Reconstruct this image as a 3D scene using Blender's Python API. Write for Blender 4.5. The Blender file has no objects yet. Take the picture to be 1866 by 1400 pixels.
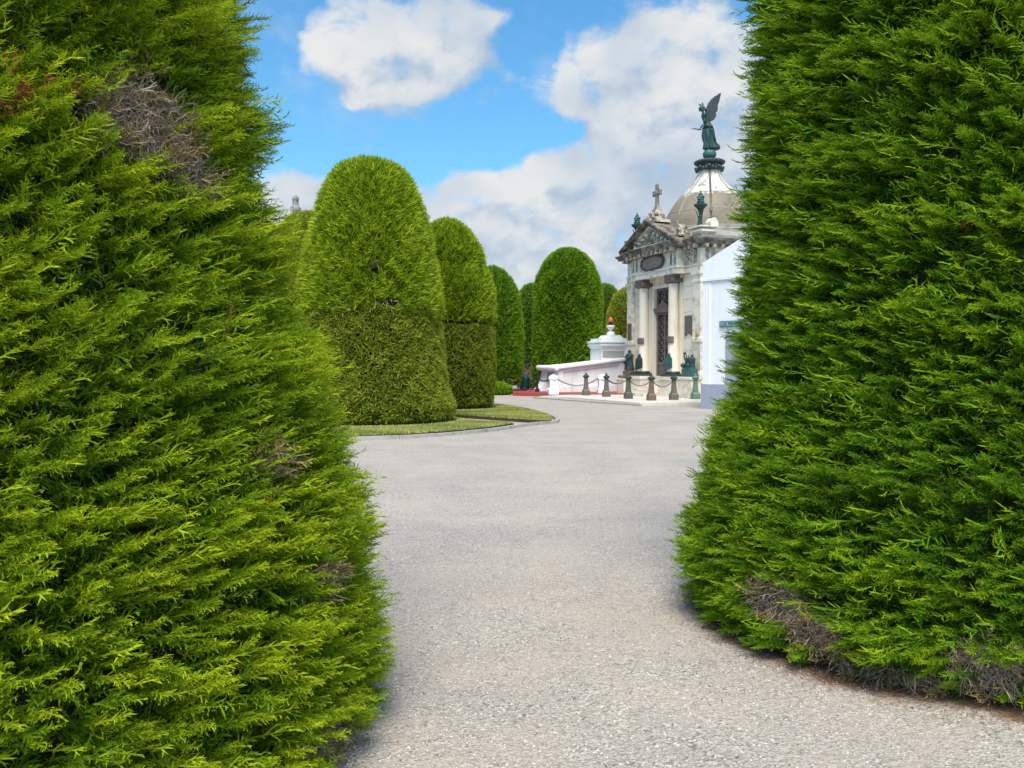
import bpy, math, random
import numpy as np
from mathutils import Vector, Matrix
from math import sin, cos, pi, radians

# ------------------------------------------------------------------ camera, world, sun, exposure
sc = bpy.context.scene
COL = sc.collection
cam_d = bpy.data.cameras.new('camera'); cam = bpy.data.objects.new('camera', cam_d); COL.objects.link(cam)
cam.location = (0, 0, 1.6); cam.rotation_euler = (radians(90 - 1.33), 0, 0)
cam_d.sensor_width = 36; cam_d.lens = 29.13; cam_d.clip_start = .05; cam_d.clip_end = 3000
sc.camera = cam
sc.view_settings.view_transform = 'Standard'; sc.view_settings.look = 'None'
sc.view_settings.gamma = 1; sc.view_settings.exposure = 1.1
sc.render.film_transparent = False
sc.cycles.max_bounces = 6; sc.cycles.diffuse_bounces = 3; sc.cycles.transmission_bounces = 3
sc.cycles.use_denoising = True

SUN_AZ, SUN_EL = radians(-176), radians(60)      # azimuth from +Y clockwise
sun_dir = Vector((sin(SUN_AZ)*cos(SUN_EL), cos(SUN_AZ)*cos(SUN_EL), sin(SUN_EL)))
sd = bpy.data.lights.new('sun', 'SUN'); sd.energy = 2.4; sd.angle = radians(30); sd.color = (1, .93, .80)
so = bpy.data.objects.new('sun', sd); COL.objects.link(so)
so.rotation_euler = sun_dir.to_track_quat('Z', 'Y').to_euler()

class NT:
    """small node-tree builder"""
    def __init__(s, tree): s.t = tree; s.n = tree.nodes; s.l = tree.links
    def node(s, typ, **kw):
        n = s.n.new(typ)
        for k, v in kw.items(): setattr(n, k, v)
        return n
    def put(s, sock, v):
        if v is None: return
        if isinstance(v, bpy.types.NodeSocket): s.l.new(v, sock)
        else:
            if sock.type == 'RGBA' and isinstance(v, (tuple, list)) and len(v) == 3: v = (*v, 1)
            sock.default_value = v
    def math(s, op, a, b=None, c=None, clamp=False):
        n = s.node('ShaderNodeMath', operation=op, use_clamp=clamp)
        s.put(n.inputs[0], a); s.put(n.inputs[1], b); s.put(n.inputs[2], c); return n.outputs[0]
    def vmath(s, op, a, b=None):
        n = s.node('ShaderNodeVectorMath', operation=op)
        s.put(n.inputs[0], a); s.put(n.inputs[1], b)
        return n.outputs['Value'] if op in ('LENGTH', 'DISTANCE', 'DOT_PRODUCT') else n.outputs[0]
    def noise(s, vec, scale, detail=2, rough=.5, dist=0, out=0):
        n = s.node('ShaderNodeTexNoise'); s.put(n.inputs['Vector'], vec)
        n.inputs['Scale'].default_value = scale; n.inputs['Detail'].default_value = detail
        n.inputs['Roughness'].default_value = rough; n.inputs['Distortion'].default_value = dist
        return n.outputs[out]
    def voro(s, vec, scale, feature='F1', out='Distance', rnd=1):
        n = s.node('ShaderNodeTexVoronoi', feature=feature); s.put(n.inputs['Vector'], vec)
        n.inputs['Scale'].default_value = scale; n.inputs['Randomness'].default_value = rnd
        return n.outputs[out]
    def ramp(s, fac, stops, interp='LINEAR'):
        n = s.node('ShaderNodeValToRGB'); n.color_ramp.interpolation = interp
        e = n.color_ramp.elements
        while len(e) < len(stops): e.new(.5)
        for i, (p, c) in enumerate(stops):
            e[i].position = p; e[i].color = (c, c, c, 1) if isinstance(c, (int, float)) else (*c, 1)
        s.put(n.inputs[0], fac); return n.outputs[0]
    def mix(s, fac, a, b, blend='MIX'):
        n = s.node('ShaderNodeMix', data_type='RGBA', blend_type=blend)
        s.put(n.inputs[0], fac); s.put(n.inputs[6], a); s.put(n.inputs[7], b); return n.outputs[2]
    def smooth(s, x, lo, hi):
        n = s.node('ShaderNodeMapRange', interpolation_type='SMOOTHSTEP')
        s.put(n.inputs[0], x); n.inputs[1].default_value = lo; n.inputs[2].default_value = hi
        return n.outputs[0]

w = bpy.data.worlds.new('World'); sc.world = w; w.use_nodes = True
W = NT(w.node_tree); W.n.clear()
sky = W.node('ShaderNodeTexSky', sky_type='NISHITA'); sky.sun_disc = False
sky.sun_elevation = SUN_EL; sky.sun_rotation = SUN_AZ; sky.altitude = 20
sky.dust_density = .25; sky.ozone_density = 2.2; sky.air_density = 1.0
tc = W.node('ShaderNodeTexCoord'); G = tc.outputs['Generated']
sx = W.node('ShaderNodeSeparateXYZ'); W.put(sx.inputs[0], G)
az = W.math('MULTIPLY', W.math('ARCTAN2', sx.outputs[0], sx.outputs[1]), 57.2958)
el = W.math('MULTIPLY', W.math('ARCSINE', sx.outputs[2]), 57.2958)
cv = W.node('ShaderNodeCombineXYZ'); W.put(cv.inputs[0], az); W.put(cv.inputs[1], W.math('MULTIPLY', el, 1.35))
P = cv.outputs[0]
def clouds(shift, detail):
    p = W.vmath('ADD', P, shift)
    warp = W.noise(p, .16, 3, .55, out=1)
    n = W.node('ShaderNodeVectorMath', operation='MULTIPLY_ADD')
    W.put(n.inputs[0], W.vmath('SUBTRACT', warp, (.5, .5, .5))); n.inputs[1].default_value = (3.0, 3.0, 0); W.put(n.inputs[2], p)
    q = n.outputs[0]
    s2 = W.node('ShaderNodeSeparateXYZ'); W.put(s2.inputs[0], q)
    tot = None
    # (azimuth, elevation, half width, half height, weight) of each cloud bank in degrees
    for a, e, sa, se, wt in ((-10.4, 21.3, 3.6, 3.1, 1.25), (-7.6, 18.9, 4.6, 2.6, 1.15), (-3.0, 21.6, 4.0, 2.6, 1.05), (-13.5, 25.5, 3.5, 1.2, .35),
                             (11.0, 19.6, 7.5, 4.6, 1.3), (4.5, 17.8, 4.0, 2.0, .8), (14.0, 25.6, 3.6, 1.6, .9), (6.5, 25.0, 1.6, .8, .5),
                             (7.0, 12.3, 6.5, 4.3, 1.15), (14.5, 11.5, 7, 5, 1.2), (-1.0, 9.2, 9.5, 3.6, 1.15), (4, 5, 26, 4.2, 1.35), (1.5, 12.6, 3.4, 1.0, .55), (-2.5, 11.9, 3.0, 1.1, .5), (-15.5, 11.0, 5.2, 2.6, 1.1),
                             (2.0, 15.6, 4.2, 1.1, -.75), (1.3, 20.5, 1.6, 3.5, -.7), (-9, 14.5, 5, 1.2, -.5), (-60, 30, 26, 14, 1.2), (60, 36, 30, 12, 1.2), (130, 40, 34, 16, 1.2), (-160, 24, 30, 14, 1.2), (20, 62, 30, 12, 1.1), (-110, 55, 30, 12, .9), (178, 56, 60, 20, 1.3)):  # last bank, high behind the camera, is added as extra fill light
        dx = W.math('MULTIPLY', W.math('SUBTRACT', s2.outputs[0], a), 1/sa)
        dy = W.math('MULTIPLY', W.math('SUBTRACT', s2.outputs[1], e*1.35), 1/(se*1.35))
        d = W.math('ADD', W.math('MULTIPLY', dx, dx), W.math('MULTIPLY', dy, dy))
        g = W.math('MULTIPLY', W.math('EXPONENT', W.math('MULTIPLY', d, -.9)), wt)
        tot = g if tot is None else W.math('MAXIMUM', tot, g) if e > 24 and abs(a) > 40 else W.math('ADD', tot, g)
    tot = W.math('MINIMUM', tot, 1.15)
    nz = W.noise(q, .31, detail, .55)
    return W.math('ADD', tot, W.math('MULTIPLY', W.math('SUBTRACT', nz, .5), 1.7))
d0 = clouds((0, 0, 0), 8)
d1 = clouds((-1.3, 2.4, 0), 4)
cov = W.smooth(d0, .50, 1.08)
wisp = W.math('MULTIPLY', W.smooth(W.noise(P, .11, 6, .62), .48, .78), .42)
cov = W.math('MAXIMUM', cov, wisp)
lit = W.smooth(W.math('SUBTRACT', d0, d1), -.52, .34)          # upper, sun-facing sides of the clouds are brighter
big = W.noise(P, .10, 3, .5)
lit = W.math('MULTIPLY', lit, W.smooth(big, .25, .62))
ccol = W.ramp(lit, [(0, (2.3, 2.85, 3.55)), (.5, (3.3, 3.65, 4.05)), (1, (4.25, 4.3, 4.3))])
back = W.smooth(W.vmath('DOT_PRODUCT', G, tuple(sun_dir)), .15, .85)          # clouds on the sun's side, out of view, brightened for warm fill light
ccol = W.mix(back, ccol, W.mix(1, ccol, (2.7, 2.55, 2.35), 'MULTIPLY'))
skyc = W.mix(1, sky.outputs[0], (.49, .96, 1.10), 'MULTIPLY')
hazey = W.smooth(el, 26, 2)
skyc = W.mix(W.math('MULTIPLY', hazey, .35), skyc, (1.7, 3.2, 4.6))
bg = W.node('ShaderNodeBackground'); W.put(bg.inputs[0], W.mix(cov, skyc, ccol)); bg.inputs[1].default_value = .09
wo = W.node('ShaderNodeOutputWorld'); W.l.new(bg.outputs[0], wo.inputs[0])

# ------------------------------------------------------------------ helpers
rng = np.random.default_rng(7); random.seed(7)

def tag(o, label=None, cat=None, group=None, kind=None):
    if label: o['label'] = label
    if cat: o['category'] = cat
    if group: o['group'] = group
    if kind: o['kind'] = kind
    return o

def empty(name, loc=(0, 0, 0), rz=0, label=None, cat=None, group=None):
    o = bpy.data.objects.new(name, None); COL.objects.link(o)
    o.location = loc; o.rotation_euler = (0, 0, rz); o.empty_display_size = .2
    return tag(o, label, cat, group)

class MB:
    def __init__(s): s.v = []; s.f = []
    def add(s, vs, fs):
        b = len(s.v); s.v += [tuple(v) for v in vs]; s.f += [tuple(i + b for i in f) for f in fs]; return s
    def box(s, x0, x1, y0, y1, z0, z1, bev=0):
        if bev:
            b = bev
            P = []
            for z, k in ((z0, b), (z0 + b, 0), (z1 - b, 0), (z1, b)):
                P.append([(x0+k, y0+b, z), (x0+b, y0+k, z), (x1-b, y0+k, z), (x1-k, y0+b, z), (x1-k, y1-b, z), (x1-b, y1-k, z), (x0+b, y1-k, z), (x0+k, y1-b, z)])
            return s.loft(P)
        return s.add([(x0,y0,z0),(x1,y0,z0),(x1,y1,z0),(x0,y1,z0),(x0,y0,z1),(x1,y0,z1),(x1,y1,z1),(x0,y1,z1)],
                     [(0,3,2,1),(4,5,6,7),(0,1,5,4),(1,2,6,5),(2,3,7,6),(3,0,4,7)])
    def loft(s, rings, cap=True):
        n = len(rings[0]); vs = [p for r in rings for p in r]; fs = []
        for i in range(len(rings) - 1):
            for j in range(n):
                k = (j + 1) % n
                fs.append((i*n + j, i*n + k, (i+1)*n + k, (i+1)*n + j))
        if cap: fs += [tuple(reversed(range(n))), tuple((len(rings)-1)*n + j for j in range(n))]
        return s.add(vs, fs)
    def lathe(s, prof, cx=0, cy=0, n=16, rot=0, mod=None, z0=0):
        rings = []
        for r, z in prof:
            rr = []
            for j in range(n):
                a = rot + 2*pi*j/n; q = r * (mod(a, z) if mod else 1)
                rr.append((cx + q*cos(a), cy + q*sin(a), z + z0))
            rings.append(rr)
        return s.loft(rings)
    def rects(s, prof, cx=0, cy=0):
        """stack of rectangles (hx, hy, z)"""
        return s.loft([[(cx-hx, cy-hy, z), (cx+hx, cy-hy, z), (cx+hx, cy+hy, z), (cx-hx, cy+hy, z)] for hx, hy, z in prof])
    def prism(s, poly, axis, a, b):
        """polygon in the plane across `axis`, extruded from a to b"""
        def P(p, t):
            return {'x': (t, p[0], p[1]), 'y': (p[0], t, p[1]), 'z': (p[0], p[1], t)}[axis]
        return s.loft([[P(p, a) for p in poly], [P(p, b) for p in poly]])
    def tube(s, pts, rad, n=8):
        pts = [Vector(p) for p in pts]; rings = []
        R = rad if isinstance(rad, (list, tuple)) else [rad]*len(pts)
        for i, p in enumerate(pts):
            t = (pts[min(i+1, len(pts)-1)] - pts[max(i-1, 0)]).normalized()
            u = t.cross(Vector((0, 0, 1)) if abs(t.z) < .95 else Vector((1, 0, 0))).normalized(); v = t.cross(u)
            rings.append([p + (u*cos(2*pi*j/n) + v*sin(2*pi*j/n))*R[i] for j in range(n)])
        return s.loft(rings)
    def ball(s, c, r, n=12, m=8, sc_=(1, 1, 1)):
        rings = []
        for i in range(1, m):
            a = pi*i/m
            rings.append([(c[0] + r*sc_[0]*sin(a)*cos(2*pi*j/n), c[1] + r*sc_[1]*sin(a)*sin(2*pi*j/n), c[2] - r*sc_[2]*cos(a)) for j in range(n)])
        return s.loft(rings)
    def build(s, name, m, parent=None, smooth=False, loc=None, rz=0):
        me = bpy.data.meshes.new(name); me.from_pydata(s.v, [], s.f); me.update()
        import bmesh
        bm = bmesh.new(); bm.from_mesh(me); bmesh.ops.recalc_face_normals(bm, faces=bm.faces); bm.to_mesh(me); bm.free()
        me.materials.append(m)
        if smooth:
            me.polygons.foreach_set('use_smooth', [True]*len(me.polygons))
            try: me.set_sharp_from_angle(angle=radians(38))
            except Exception: pass
        o = bpy.data.objects.new(name, me); COL.objects.link(o)
        if parent: o.parent = parent
        if loc: o.location = loc
        if rz: o.rotation_euler = (0, 0, rz)
        return o

# ------------------------------------------------------------------ materials
def mat(name):
    m = bpy.data.materials.new(name); m.use_nodes = True; t = NT(m.node_tree); t.n.clear()
    out = t.node('ShaderNodeOutputMaterial'); bs = t.node('ShaderNodeBsdfPrincipled'); t.l.new(bs.outputs[0], out.inputs[0])
    t.out = out; t.bs = bs
    t.obj = t.node('ShaderNodeTexCoord').outputs['Object']
    t.pos = t.node('ShaderNodeNewGeometry').outputs['Position']
    return m, t
def bump(t, h, strength, dist=.02):
    b = t.node('ShaderNodeBump'); t.put(b.inputs['Height'], h); b.inputs['Strength'].default_value = strength
    b.inputs['Distance'].default_value = dist; t.l.new(b.outputs[0], t.bs.inputs['Normal'])
def surface(name, base, var=.15, scale=3, rough=.7, stain=None, stain_amt=.5, stain_scale=1.6, bumpy=.2, metal=0, stretch=1, lo=.48, hi=.68):
    m, t = mat(name)
    mp = t.vmath('MULTIPLY', t.obj, (1, 1, stretch))
    n = t.noise(mp, scale, 5, .6)
    c = t.mix(n, tuple(x*(1-var) for x in base), tuple(min(1, x*(1+var)) for x in base))
    if stain is not None:
        sn = t.noise(mp, stain_scale, 7, .68)
        c = t.mix(t.math('MULTIPLY', t.smooth(sn, lo, hi), stain_amt), c, stain)
    t.put(t.bs.inputs['Base Color'], c); t.bs.inputs['Roughness'].default_value = rough; t.bs.inputs['Metallic'].default_value = metal
    if bumpy: bump(t, t.noise(t.obj, scale*9, 4, .6), bumpy, .01)
    return m
M = {}
M['marble'] = surface('cream_marble', (.72, .655, .54), .10, 2.2, .55, (.50, .38, .26), .45, 1.3, .08, stretch=.35)
M['marble_grey'] = surface('pale_grey_marble', (.72, .66, .54), .10, 3, .55, (.30, .25, .19), .6, 2.6, .08, lo=.46, hi=.64)
M['stone_dirty'] = surface('weathered_cornice_stone', (.27, .225, .175), .3, 4, .85, (.055, .046, .038), .88, 2.6, .5, lo=.38, hi=.58)
M['stone_ornament'] = surface('stained_carved_stone', (.47, .41, .32), .2, 5, .8, (.09, .075, .058), .9, 3.4, .4, lo=.42, hi=.6)
M['roof_grey'] = surface('grey_stone_roof', (.30, .275, .245), .2, 5, .9, (.10, .09, .08), .6, 2.5, .4)
M['bronze_brown'] = surface('brown_bronze', (.155, .115, .105), .3, 8, .5, (.24, .20, .16), .5, 4, .4, metal=.25)
M['bronze_green'] = surface('verdigris_bronze', (.020, .062, .062), .4, 7, .55, (.06, .05, .04), .75, 4, .5, metal=.2)
M['bronze_teal'] = surface('bright_verdigris', (.035, .115, .105), .3, 6, .6, (.06, .09, .08), .6, 5, .4, metal=.1)
M['bronze_dark'] = surface('dark_bronze', (.055, .06, .065), .4, 7, .5, (.03, .12, .12), .6, 3.5, .4, metal=.3)
M['bollard'] = surface('weathered_bollard_bronze', (.14, .12, .095), .3, 8, .6, (.055, .12, .10), .75, 3, .4, metal=.15)
M['bollard_green'] = surface('green_bollard_bronze', (.12, .20, .145), .3, 8, .6, (.10, .10, .07), .6, 3, .4, metal=.1)
M['bollard_red'] = surface('reddish_bollard_bronze', (.17, .105, .085), .3, 8, .6, (.09, .12, .10), .5, 3, .4, metal=.15)
M['bollard_dark'] = surface('dark_green_bollard_bronze', (.075, .095, .078), .3, 8, .6, (.13, .11, .08), .5, 3, .4, metal=.15)
M['cartouche'] = surface('brown_cartouche_bronze', (.25, .175, .14), .3, 9, .6, (.12, .10, .08), .6, 6, .4)
M['iron'] = surface('black_iron', (.025, .027, .032), .3, 8, .5, bumpy=.1, metal=.4)
M['white'] = surface('white_painted_plaster', (.76, .77, .79), .05, 3, .7, (.50, .48, .46), .5, 2.0, .1, stretch=.3)
M['white_cool'] = surface('cool_white_plaster', (.83, .84, .86), .04, 2, .7, (.64, .65, .67), .5, 1.4, .12, stretch=.25)
M['grey_paint'] = surface('grey_painted_plinth', (.32, .345, .44), .06, 2, .6, bumpy=.05)
M['red_paint'] = surface('red_painted_kerb', (.31, .052, .048), .15, 3, .6, (.25, .09, .08), .5, 3, .1)
M['flame_red'] = surface('red_painted_flame', (.75, .10, .07), .2, 6, .5, bumpy=.2)
M['paving'] = surface('pale_stone_paving', (.60, .55, .49), .1, 2, .8, (.36, .32, .27), .5, 1.5, .2)
M['kerb'] = surface('concrete_kerb', (.34, .32, .29), .2, 6, .9, (.17, .15, .13), .6, 4, .4)
M['bark'] = surface('cypress_bark', (.12, .085, .06), .4, 12, .95, bumpy=.8, stretch=.2)
M['soil'] = surface('dark_soil', (.055, .038, .026), .5, 20, 1, (.13, .085, .05), .6, 9, .8)
M['glass_dark'] = surface('dark_glass', (.02, .022, .028), .2, 3, .15, bumpy=0)
M['bin'] = surface('dark_green_plastic', (.008, .10, .065), .15, 4, .45, bumpy=0)
M['slab_text'] = surface('inscribed_stone_panel', (.34, .35, .34), .15, 6, .6, (.30, .27, .22), .6, 14, .1)
M['sign_dark'] = surface('dark_teal_enamel', (.025, .10, .13), .1, 6, .4, bumpy=0)
M['sign_light'] = surface('pale_teal_enamel', (.28, .45, .47), .1, 6, .4, bumpy=0)

def dome_mat():
    m, t = mat('dome_cement_with_flaking_white_paint')
    s = t.node('ShaderNodeSeparateXYZ'); t.put(s.inputs[0], t.obj)
    n = t.noise(t.obj, 2.2, 8, .7); n2 = t.noise(t.obj, 1.1, 6, .65); n3 = t.noise(t.obj, 9, 6, .7)
    brown = t.ramp(n2, [(.3, (.08, .065, .052)), (.46, (.21, .165, .115)), (.7, (.31, .25, .18))])
    brown = t.mix(t.smooth(n3, .3, .75), brown, (.22, .19, .15))
    h = t.math('ADD', s.outputs[2], t.math('MULTIPLY', t.math('SUBTRACT', n, .5), .9))
    c = t.mix(t.math('MULTIPLY', t.smooth(h, 9.72, 9.86), t.smooth(t.noise(t.vmath('MULTIPLY', t.obj, (1, 1, .35)), 3.2, 7, .7), .36, .50)), brown, (.55, .525, .46))
    c = t.mix(t.math('MULTIPLY', t.smooth(n3, .58, .66), .8), c, (.20, .22, .17))
    t.put(t.bs.inputs['Base Color'], c); t.bs.inputs['Roughness'].default_value = .85
    bump(t, n3, .4, .02); return m
M['dome'] = dome_mat()

def foliage(name, deep, mid, tip, transl=.28):
    """leaf colour follows each shoot's own tone and the age of the growth along it"""
    m, t = mat(name)
    a = t.node('ShaderNodeAttribute', attribute_name='tone').outputs['Fac']
    g = t.node('ShaderNodeAttribute', attribute_name='age').outputs['Fac']
    c = t.ramp(a, [(0, deep), (.5, mid), (1, tip)])
    c = t.mix(t.math('MULTIPLY', t.smooth(g, .35, 1.0), .45), c, tip)
    t.put(t.bs.inputs['Base Color'], c); t.bs.inputs['Roughness'].default_value = .55
    t.bs.inputs['Specular IOR Level'].default_value = .12
    tr = t.node('ShaderNodeBsdfTranslucent'); t.put(tr.inputs[0], t.mix(.5, c, tip))
    mx = t.node('ShaderNodeMixShader'); mx.inputs[0].default_value = transl
    t.l.new(t.bs.outputs[0], mx.inputs[1]); t.l.new(tr.outputs[0], mx.inputs[2]); t.l.new(mx.outputs[0], t.out.inputs[0])
    return m
F = {
 'near_left': foliage('cypress_foliage_bright', (.050, .130, .009), (.170, .300, .011), (.44, .52, .018)),
 'near_right': foliage('cypress_foliage_green', (.030, .105, .008), (.092, .240, .010), (.34, .47, .016)),
 'mid_a': foliage('cypress_foliage_upper', (.060, .140, .008), (.185, .300, .014), (.46, .54, .030), .2),
 'mid_b': foliage('cypress_foliage_olive', (.11, .15, .014), (.24, .29, .026), (.40, .44, .050), .2),
 'mid_yellow': foliage('cypress_foliage_yellowing', (.12, .16, .015), (.27, .32, .030), (.48, .50, .06), .2),
 'far': foliage('cypress_foliage_far', (.035, .120, .010), (.110, .250, .014), (.34, .48, .025), .2),
}
def twig_mat(name, a, b):
    m, t = mat(name)
    at = t.node('ShaderNodeAttribute', attribute_name='tone').outputs['Fac']
    t.put(t.bs.inputs['Base Color'], t.ramp(at, [(0, a), (1, b)])); t.bs.inputs['Roughness'].default_value = .9
    return m
M['dead_twig'] = twig_mat('dead_grey_twigs', (.12, .085, .062), (.56, .44, .34))
M['rust_leaf'] = twig_mat('rust_brown_foliage', (.18, .05, .02), (.50, .16, .05))
M['withered'] = twig_mat('withered_foliage', (.16, .12, .05), (.40, .28, .12))
M['litter'] = twig_mat('needle_litter', (.12, .05, .025), (.36, .17, .08))
M['grass'] = twig_mat('lawn_grass', (.085, .15, .018), (.46, .45, .12))
M['pebble'] = twig_mat('gravel_pebbles', (.16, .16, .17), (.62, .59, .56))
M['core'] = surface('shaded_inner_branch_mass', (.022, .034, .010), .5, 30, 1, (.045, .032, .02), .7, 24, 1)  # inner branches; the shade between the sprays is put into this dark colour

# gravel ground
def ground_mat():
    m, t = mat('gravel')
    p = t.pos
    v1 = t.voro(p, 95, out='Color'); v2 = t.voro(p, 42, out='Color'); v3 = t.voro(p, 190, out='Color')
    def val(c): 
        s = t.node('ShaderNodeSeparateColor'); t.put(s.inputs[0], c); return s.outputs[0]
    stones = t.ramp(val(v1), [(0, (.14, .14, .145)), (.25, (.26, .255, .25)), (.7, (.43, .405, .37)), (1, (.68, .65, .61))])
    big = t.ramp(val(v2), [(0, (.10, .11, .13)), (.5, (.36, .34, .315)), (1, (.64, .61, .57))])
    fine = t.ramp(val(v3), [(0, (.22, .212, .205)), (1, (.54, .505, .465))])
    patch = t.smooth(t.noise(p, 1.1, 5, .6), .40, .64)
    mass = t.smooth(t.noise(p, 9, 4, .6), .42, .6)
    c = t.mix(mass, fine, stones); c = t.mix(t.math('MULTIPLY', t.smooth(t.noise(p, 26, 3), .5, .62), .45), c, big)
    c = t.mix(t.math('MULTIPLY', patch, .55), c, t.mix(.5, fine, (.50, .44, .385)))
    tint = t.noise(p, .28, 4, .6)
    c = t.mix(1, c, t.ramp(tint, [(.3, (.88, .86, .85)), (.5, (1.0, .95, .90)), (.7, (1.0, .93, .865))]), 'MULTIPLY')
    band = t.noise(t.vmath('MULTIPLY', p, (.7, .9, 1)), .8, 6, .65)
    c = t.mix(1, c, t.ramp(band, [(.3, (.86, .855, .86)), (.7, (1.05, 1.035, 1.01))]), 'MULTIPLY')
    # needle-covered earth round the two near bushes
    s = t.node('ShaderNodeSeparateXYZ'); t.put(s.inputs[0], p)
    flat = t.node('ShaderNodeCombineXYZ'); t.put(flat.inputs[0], s.outputs[0]); t.put(flat.inputs[1], s.outputs[1])
    wob = t.math('MULTIPLY', t.math('SUBTRACT', t.noise(p, 3.2, 6, .65), .5), .55)
    dl = t.math('SUBTRACT', t.vmath('DISTANCE', flat.outputs[0], (-2.2, 3.6, 0)), 1.50)
    dr = t.math('SUBTRACT', t.vmath('DISTANCE', flat.outputs[0], (2.76, 5.24, 0)), 1.60)
    d = t.math('ADD', t.math('MINIMUM', dl, dr), wob)
    earth = t.ramp(t.noise(p, 70, 4, .7), [(.3, (.05, .032, .022)), (.55, (.17, .095, .055)), (.75, (.34, .21, .13))])
    c = t.mix(t.smooth(d, .05, -.10), c, earth)
    t.put(t.bs.inputs['Base Color'], c); t.bs.inputs['Roughness'].default_value = .92
    h = t.math('ADD', t.math('MULTIPLY', t.voro(p, 95), 1.0), t.math('MULTIPLY', t.voro(p, 42), 1.2))
    bump(t, h, .9, .006)
    return m
M['gravel'] = ground_mat()

# ------------------------------------------------------------------ numpy mesh from triangle soup
def soup(name, verts, tone, age, m, parent=None):
    """verts (N,3,3) triangles; tone, age (N,3)"""
    n = len(verts); me = bpy.data.meshes.new(name)
    me.vertices.add(n*3); me.vertices.foreach_set('co', np.ascontiguousarray(verts, dtype=np.float32).ravel())
    me.loops.add(n*3); me.loops.foreach_set('vertex_index', np.arange(n*3, dtype=np.int32))
    me.polygons.add(n); me.polygons.foreach_set('loop_start', np.arange(0, n*3, 3, dtype=np.int32))
    try: me.polygons.foreach_set('loop_total', np.full(n, 3, dtype=np.int32))
    except Exception: pass
    for nm, arr in (('tone', tone), ('age', age)):
        if arr is None: continue
        a = me.attributes.new(nm, 'FLOAT', 'POINT'); a.data.foreach_set('value', np.ascontiguousarray(arr, dtype=np.float32).ravel())
    me.materials.append(m); me.update(calc_edges=True)
    o = bpy.data.objects.new(name, me); COL.objects.link(o)
    if parent: o.parent = parent
    return o

def spike(base, d, side, ln, wd):
    base = np.array(base, float); d = np.array(d, float); side = np.array(side, float)
    return np.array([base - side*wd/2, base + side*wd/2, base + d*ln])
def nrm(v): return v / (np.linalg.norm(v, axis=-1, keepdims=True) + 1e-9)

def frond_template(r, ntw=9, nlf=2, wd=.020, spread=.40):
    """a cypress spray, length 1 along +X: stem, alternate side twigs, scale-leaf tips"""
    T = []; A = []
    T.append(spike((0, 0, 0), (1, 0, 0), (0, 0, 1), 1.0, wd*1.3)); A.append((.2, .2, 1))
    for i in range(ntw):
        x = .06 + .88*i/ntw + r.uniform(-.02, .02); sgn = 1 if i % 2 else -1
        ln = spread*(1-x)**.75 + .10; ln *= r.uniform(.75, 1.15)
        ph = r.uniform(-.9, .9); an = r.uniform(.55, .85)
        d = nrm(np.array([cos(an), sgn*sin(an)*cos(ph), sin(an)*sin(ph)]))
        u = nrm(np.cross(d, [0, 0, 1])); v = np.cross(d, u)
        rr = r.uniform(0, pi); sd = u*cos(rr) + v*sin(rr)
        T.append(spike((x, 0, 0), d, sd, ln, wd*1.25)); A.append((x*.7, x*.7, .5 + x*.5))
        for k in range(nlf):
            y = (k + .6)/(nlf + .4); b = np.array([x, 0, 0]) + d*ln*y
            s2 = 1 if k % 2 else -1; ph2 = r.uniform(-.8, .8)
            e = nrm(d*cos(.6) + (u*s2*cos(ph2) + v*sin(ph2))*sin(.6) + np.array([.25, 0, 0]))
            l2 = (.105*(1-y*.5) + .025)*r.uniform(.8, 1.2)
            q = r.normal(size=3); sd2 = nrm(np.cross(e, q))
            T.append(spike(b, e, sd2, l2*1.1, wd*1.15)); A.append((x*.6 + .2*y, x*.6 + .2*y, min(1, .35 + .5*x + .3*y)))
    return np.array(T), np.array(A)

def shoot_template(r, n=7, wd=.07):
    T = [spike((0, 0, 0), (1, 0, .08), (0, 1, 0), 1.0, wd)]; A = [(.1, .1, 1)]
    for i in range(n):
        x = .05 + .8*i/n; ph = r.uniform(0, 2*pi); an = r.uniform(.25, .6)
        d = np.array([cos(an), sin(an)*cos(ph), sin(an)*sin(ph)]); q = r.normal(size=3)
        T.append(spike((x, 0, 0), d, nrm(np.cross(d, q)), r.uniform(.28, .5), wd)); A.append((x*.6, x*.6, .4 + x*.6))
    return np.array(T), np.array(A)

def scatter(temps, pos, dirs, length, tone, roll=.5, wscale=None):
    """instances of the templates baked into one triangle soup"""
    N = len(pos); out_v = []; out_t = []; out_a = []
    X = nrm(dirs); up = np.tile(np.array([0, 0, 1.0]), (N, 1)) + rng.normal(size=(N, 3))*roll
    Y = nrm(np.cross(up, X)); Z = np.cross(X, Y)
    which = rng.integers(0, len(temps), N)
    for k, (T, A) in enumerate(temps):
        s = which == k; n = s.sum()
        if not n: continue
        R = np.stack([X[s], Y[s], Z[s]], axis=2)                # columns = axes
        V = np.einsum('nij,tvj->ntvi', R, T) * length[s][:, None, None, None] + pos[s][:, None, None, :]
        # gentle droop/lift along the spray
        out_v.append(V.reshape(-1, 3, 3).astype(np.float32))
        tn = tone[s][:, None, None] + rng.normal(0, .06, (n, len(T), 1)) + np.zeros((1, 1, 3))
        out_t.append(tn.reshape(-1, 3)); out_a.append(np.broadcast_to(A[None], (n,) + A.shape).reshape(-1, 3))
    return np.concatenate(out_v), np.clip(np.concatenate(out_t), 0, 1), np.concatenate(out_a)

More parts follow.
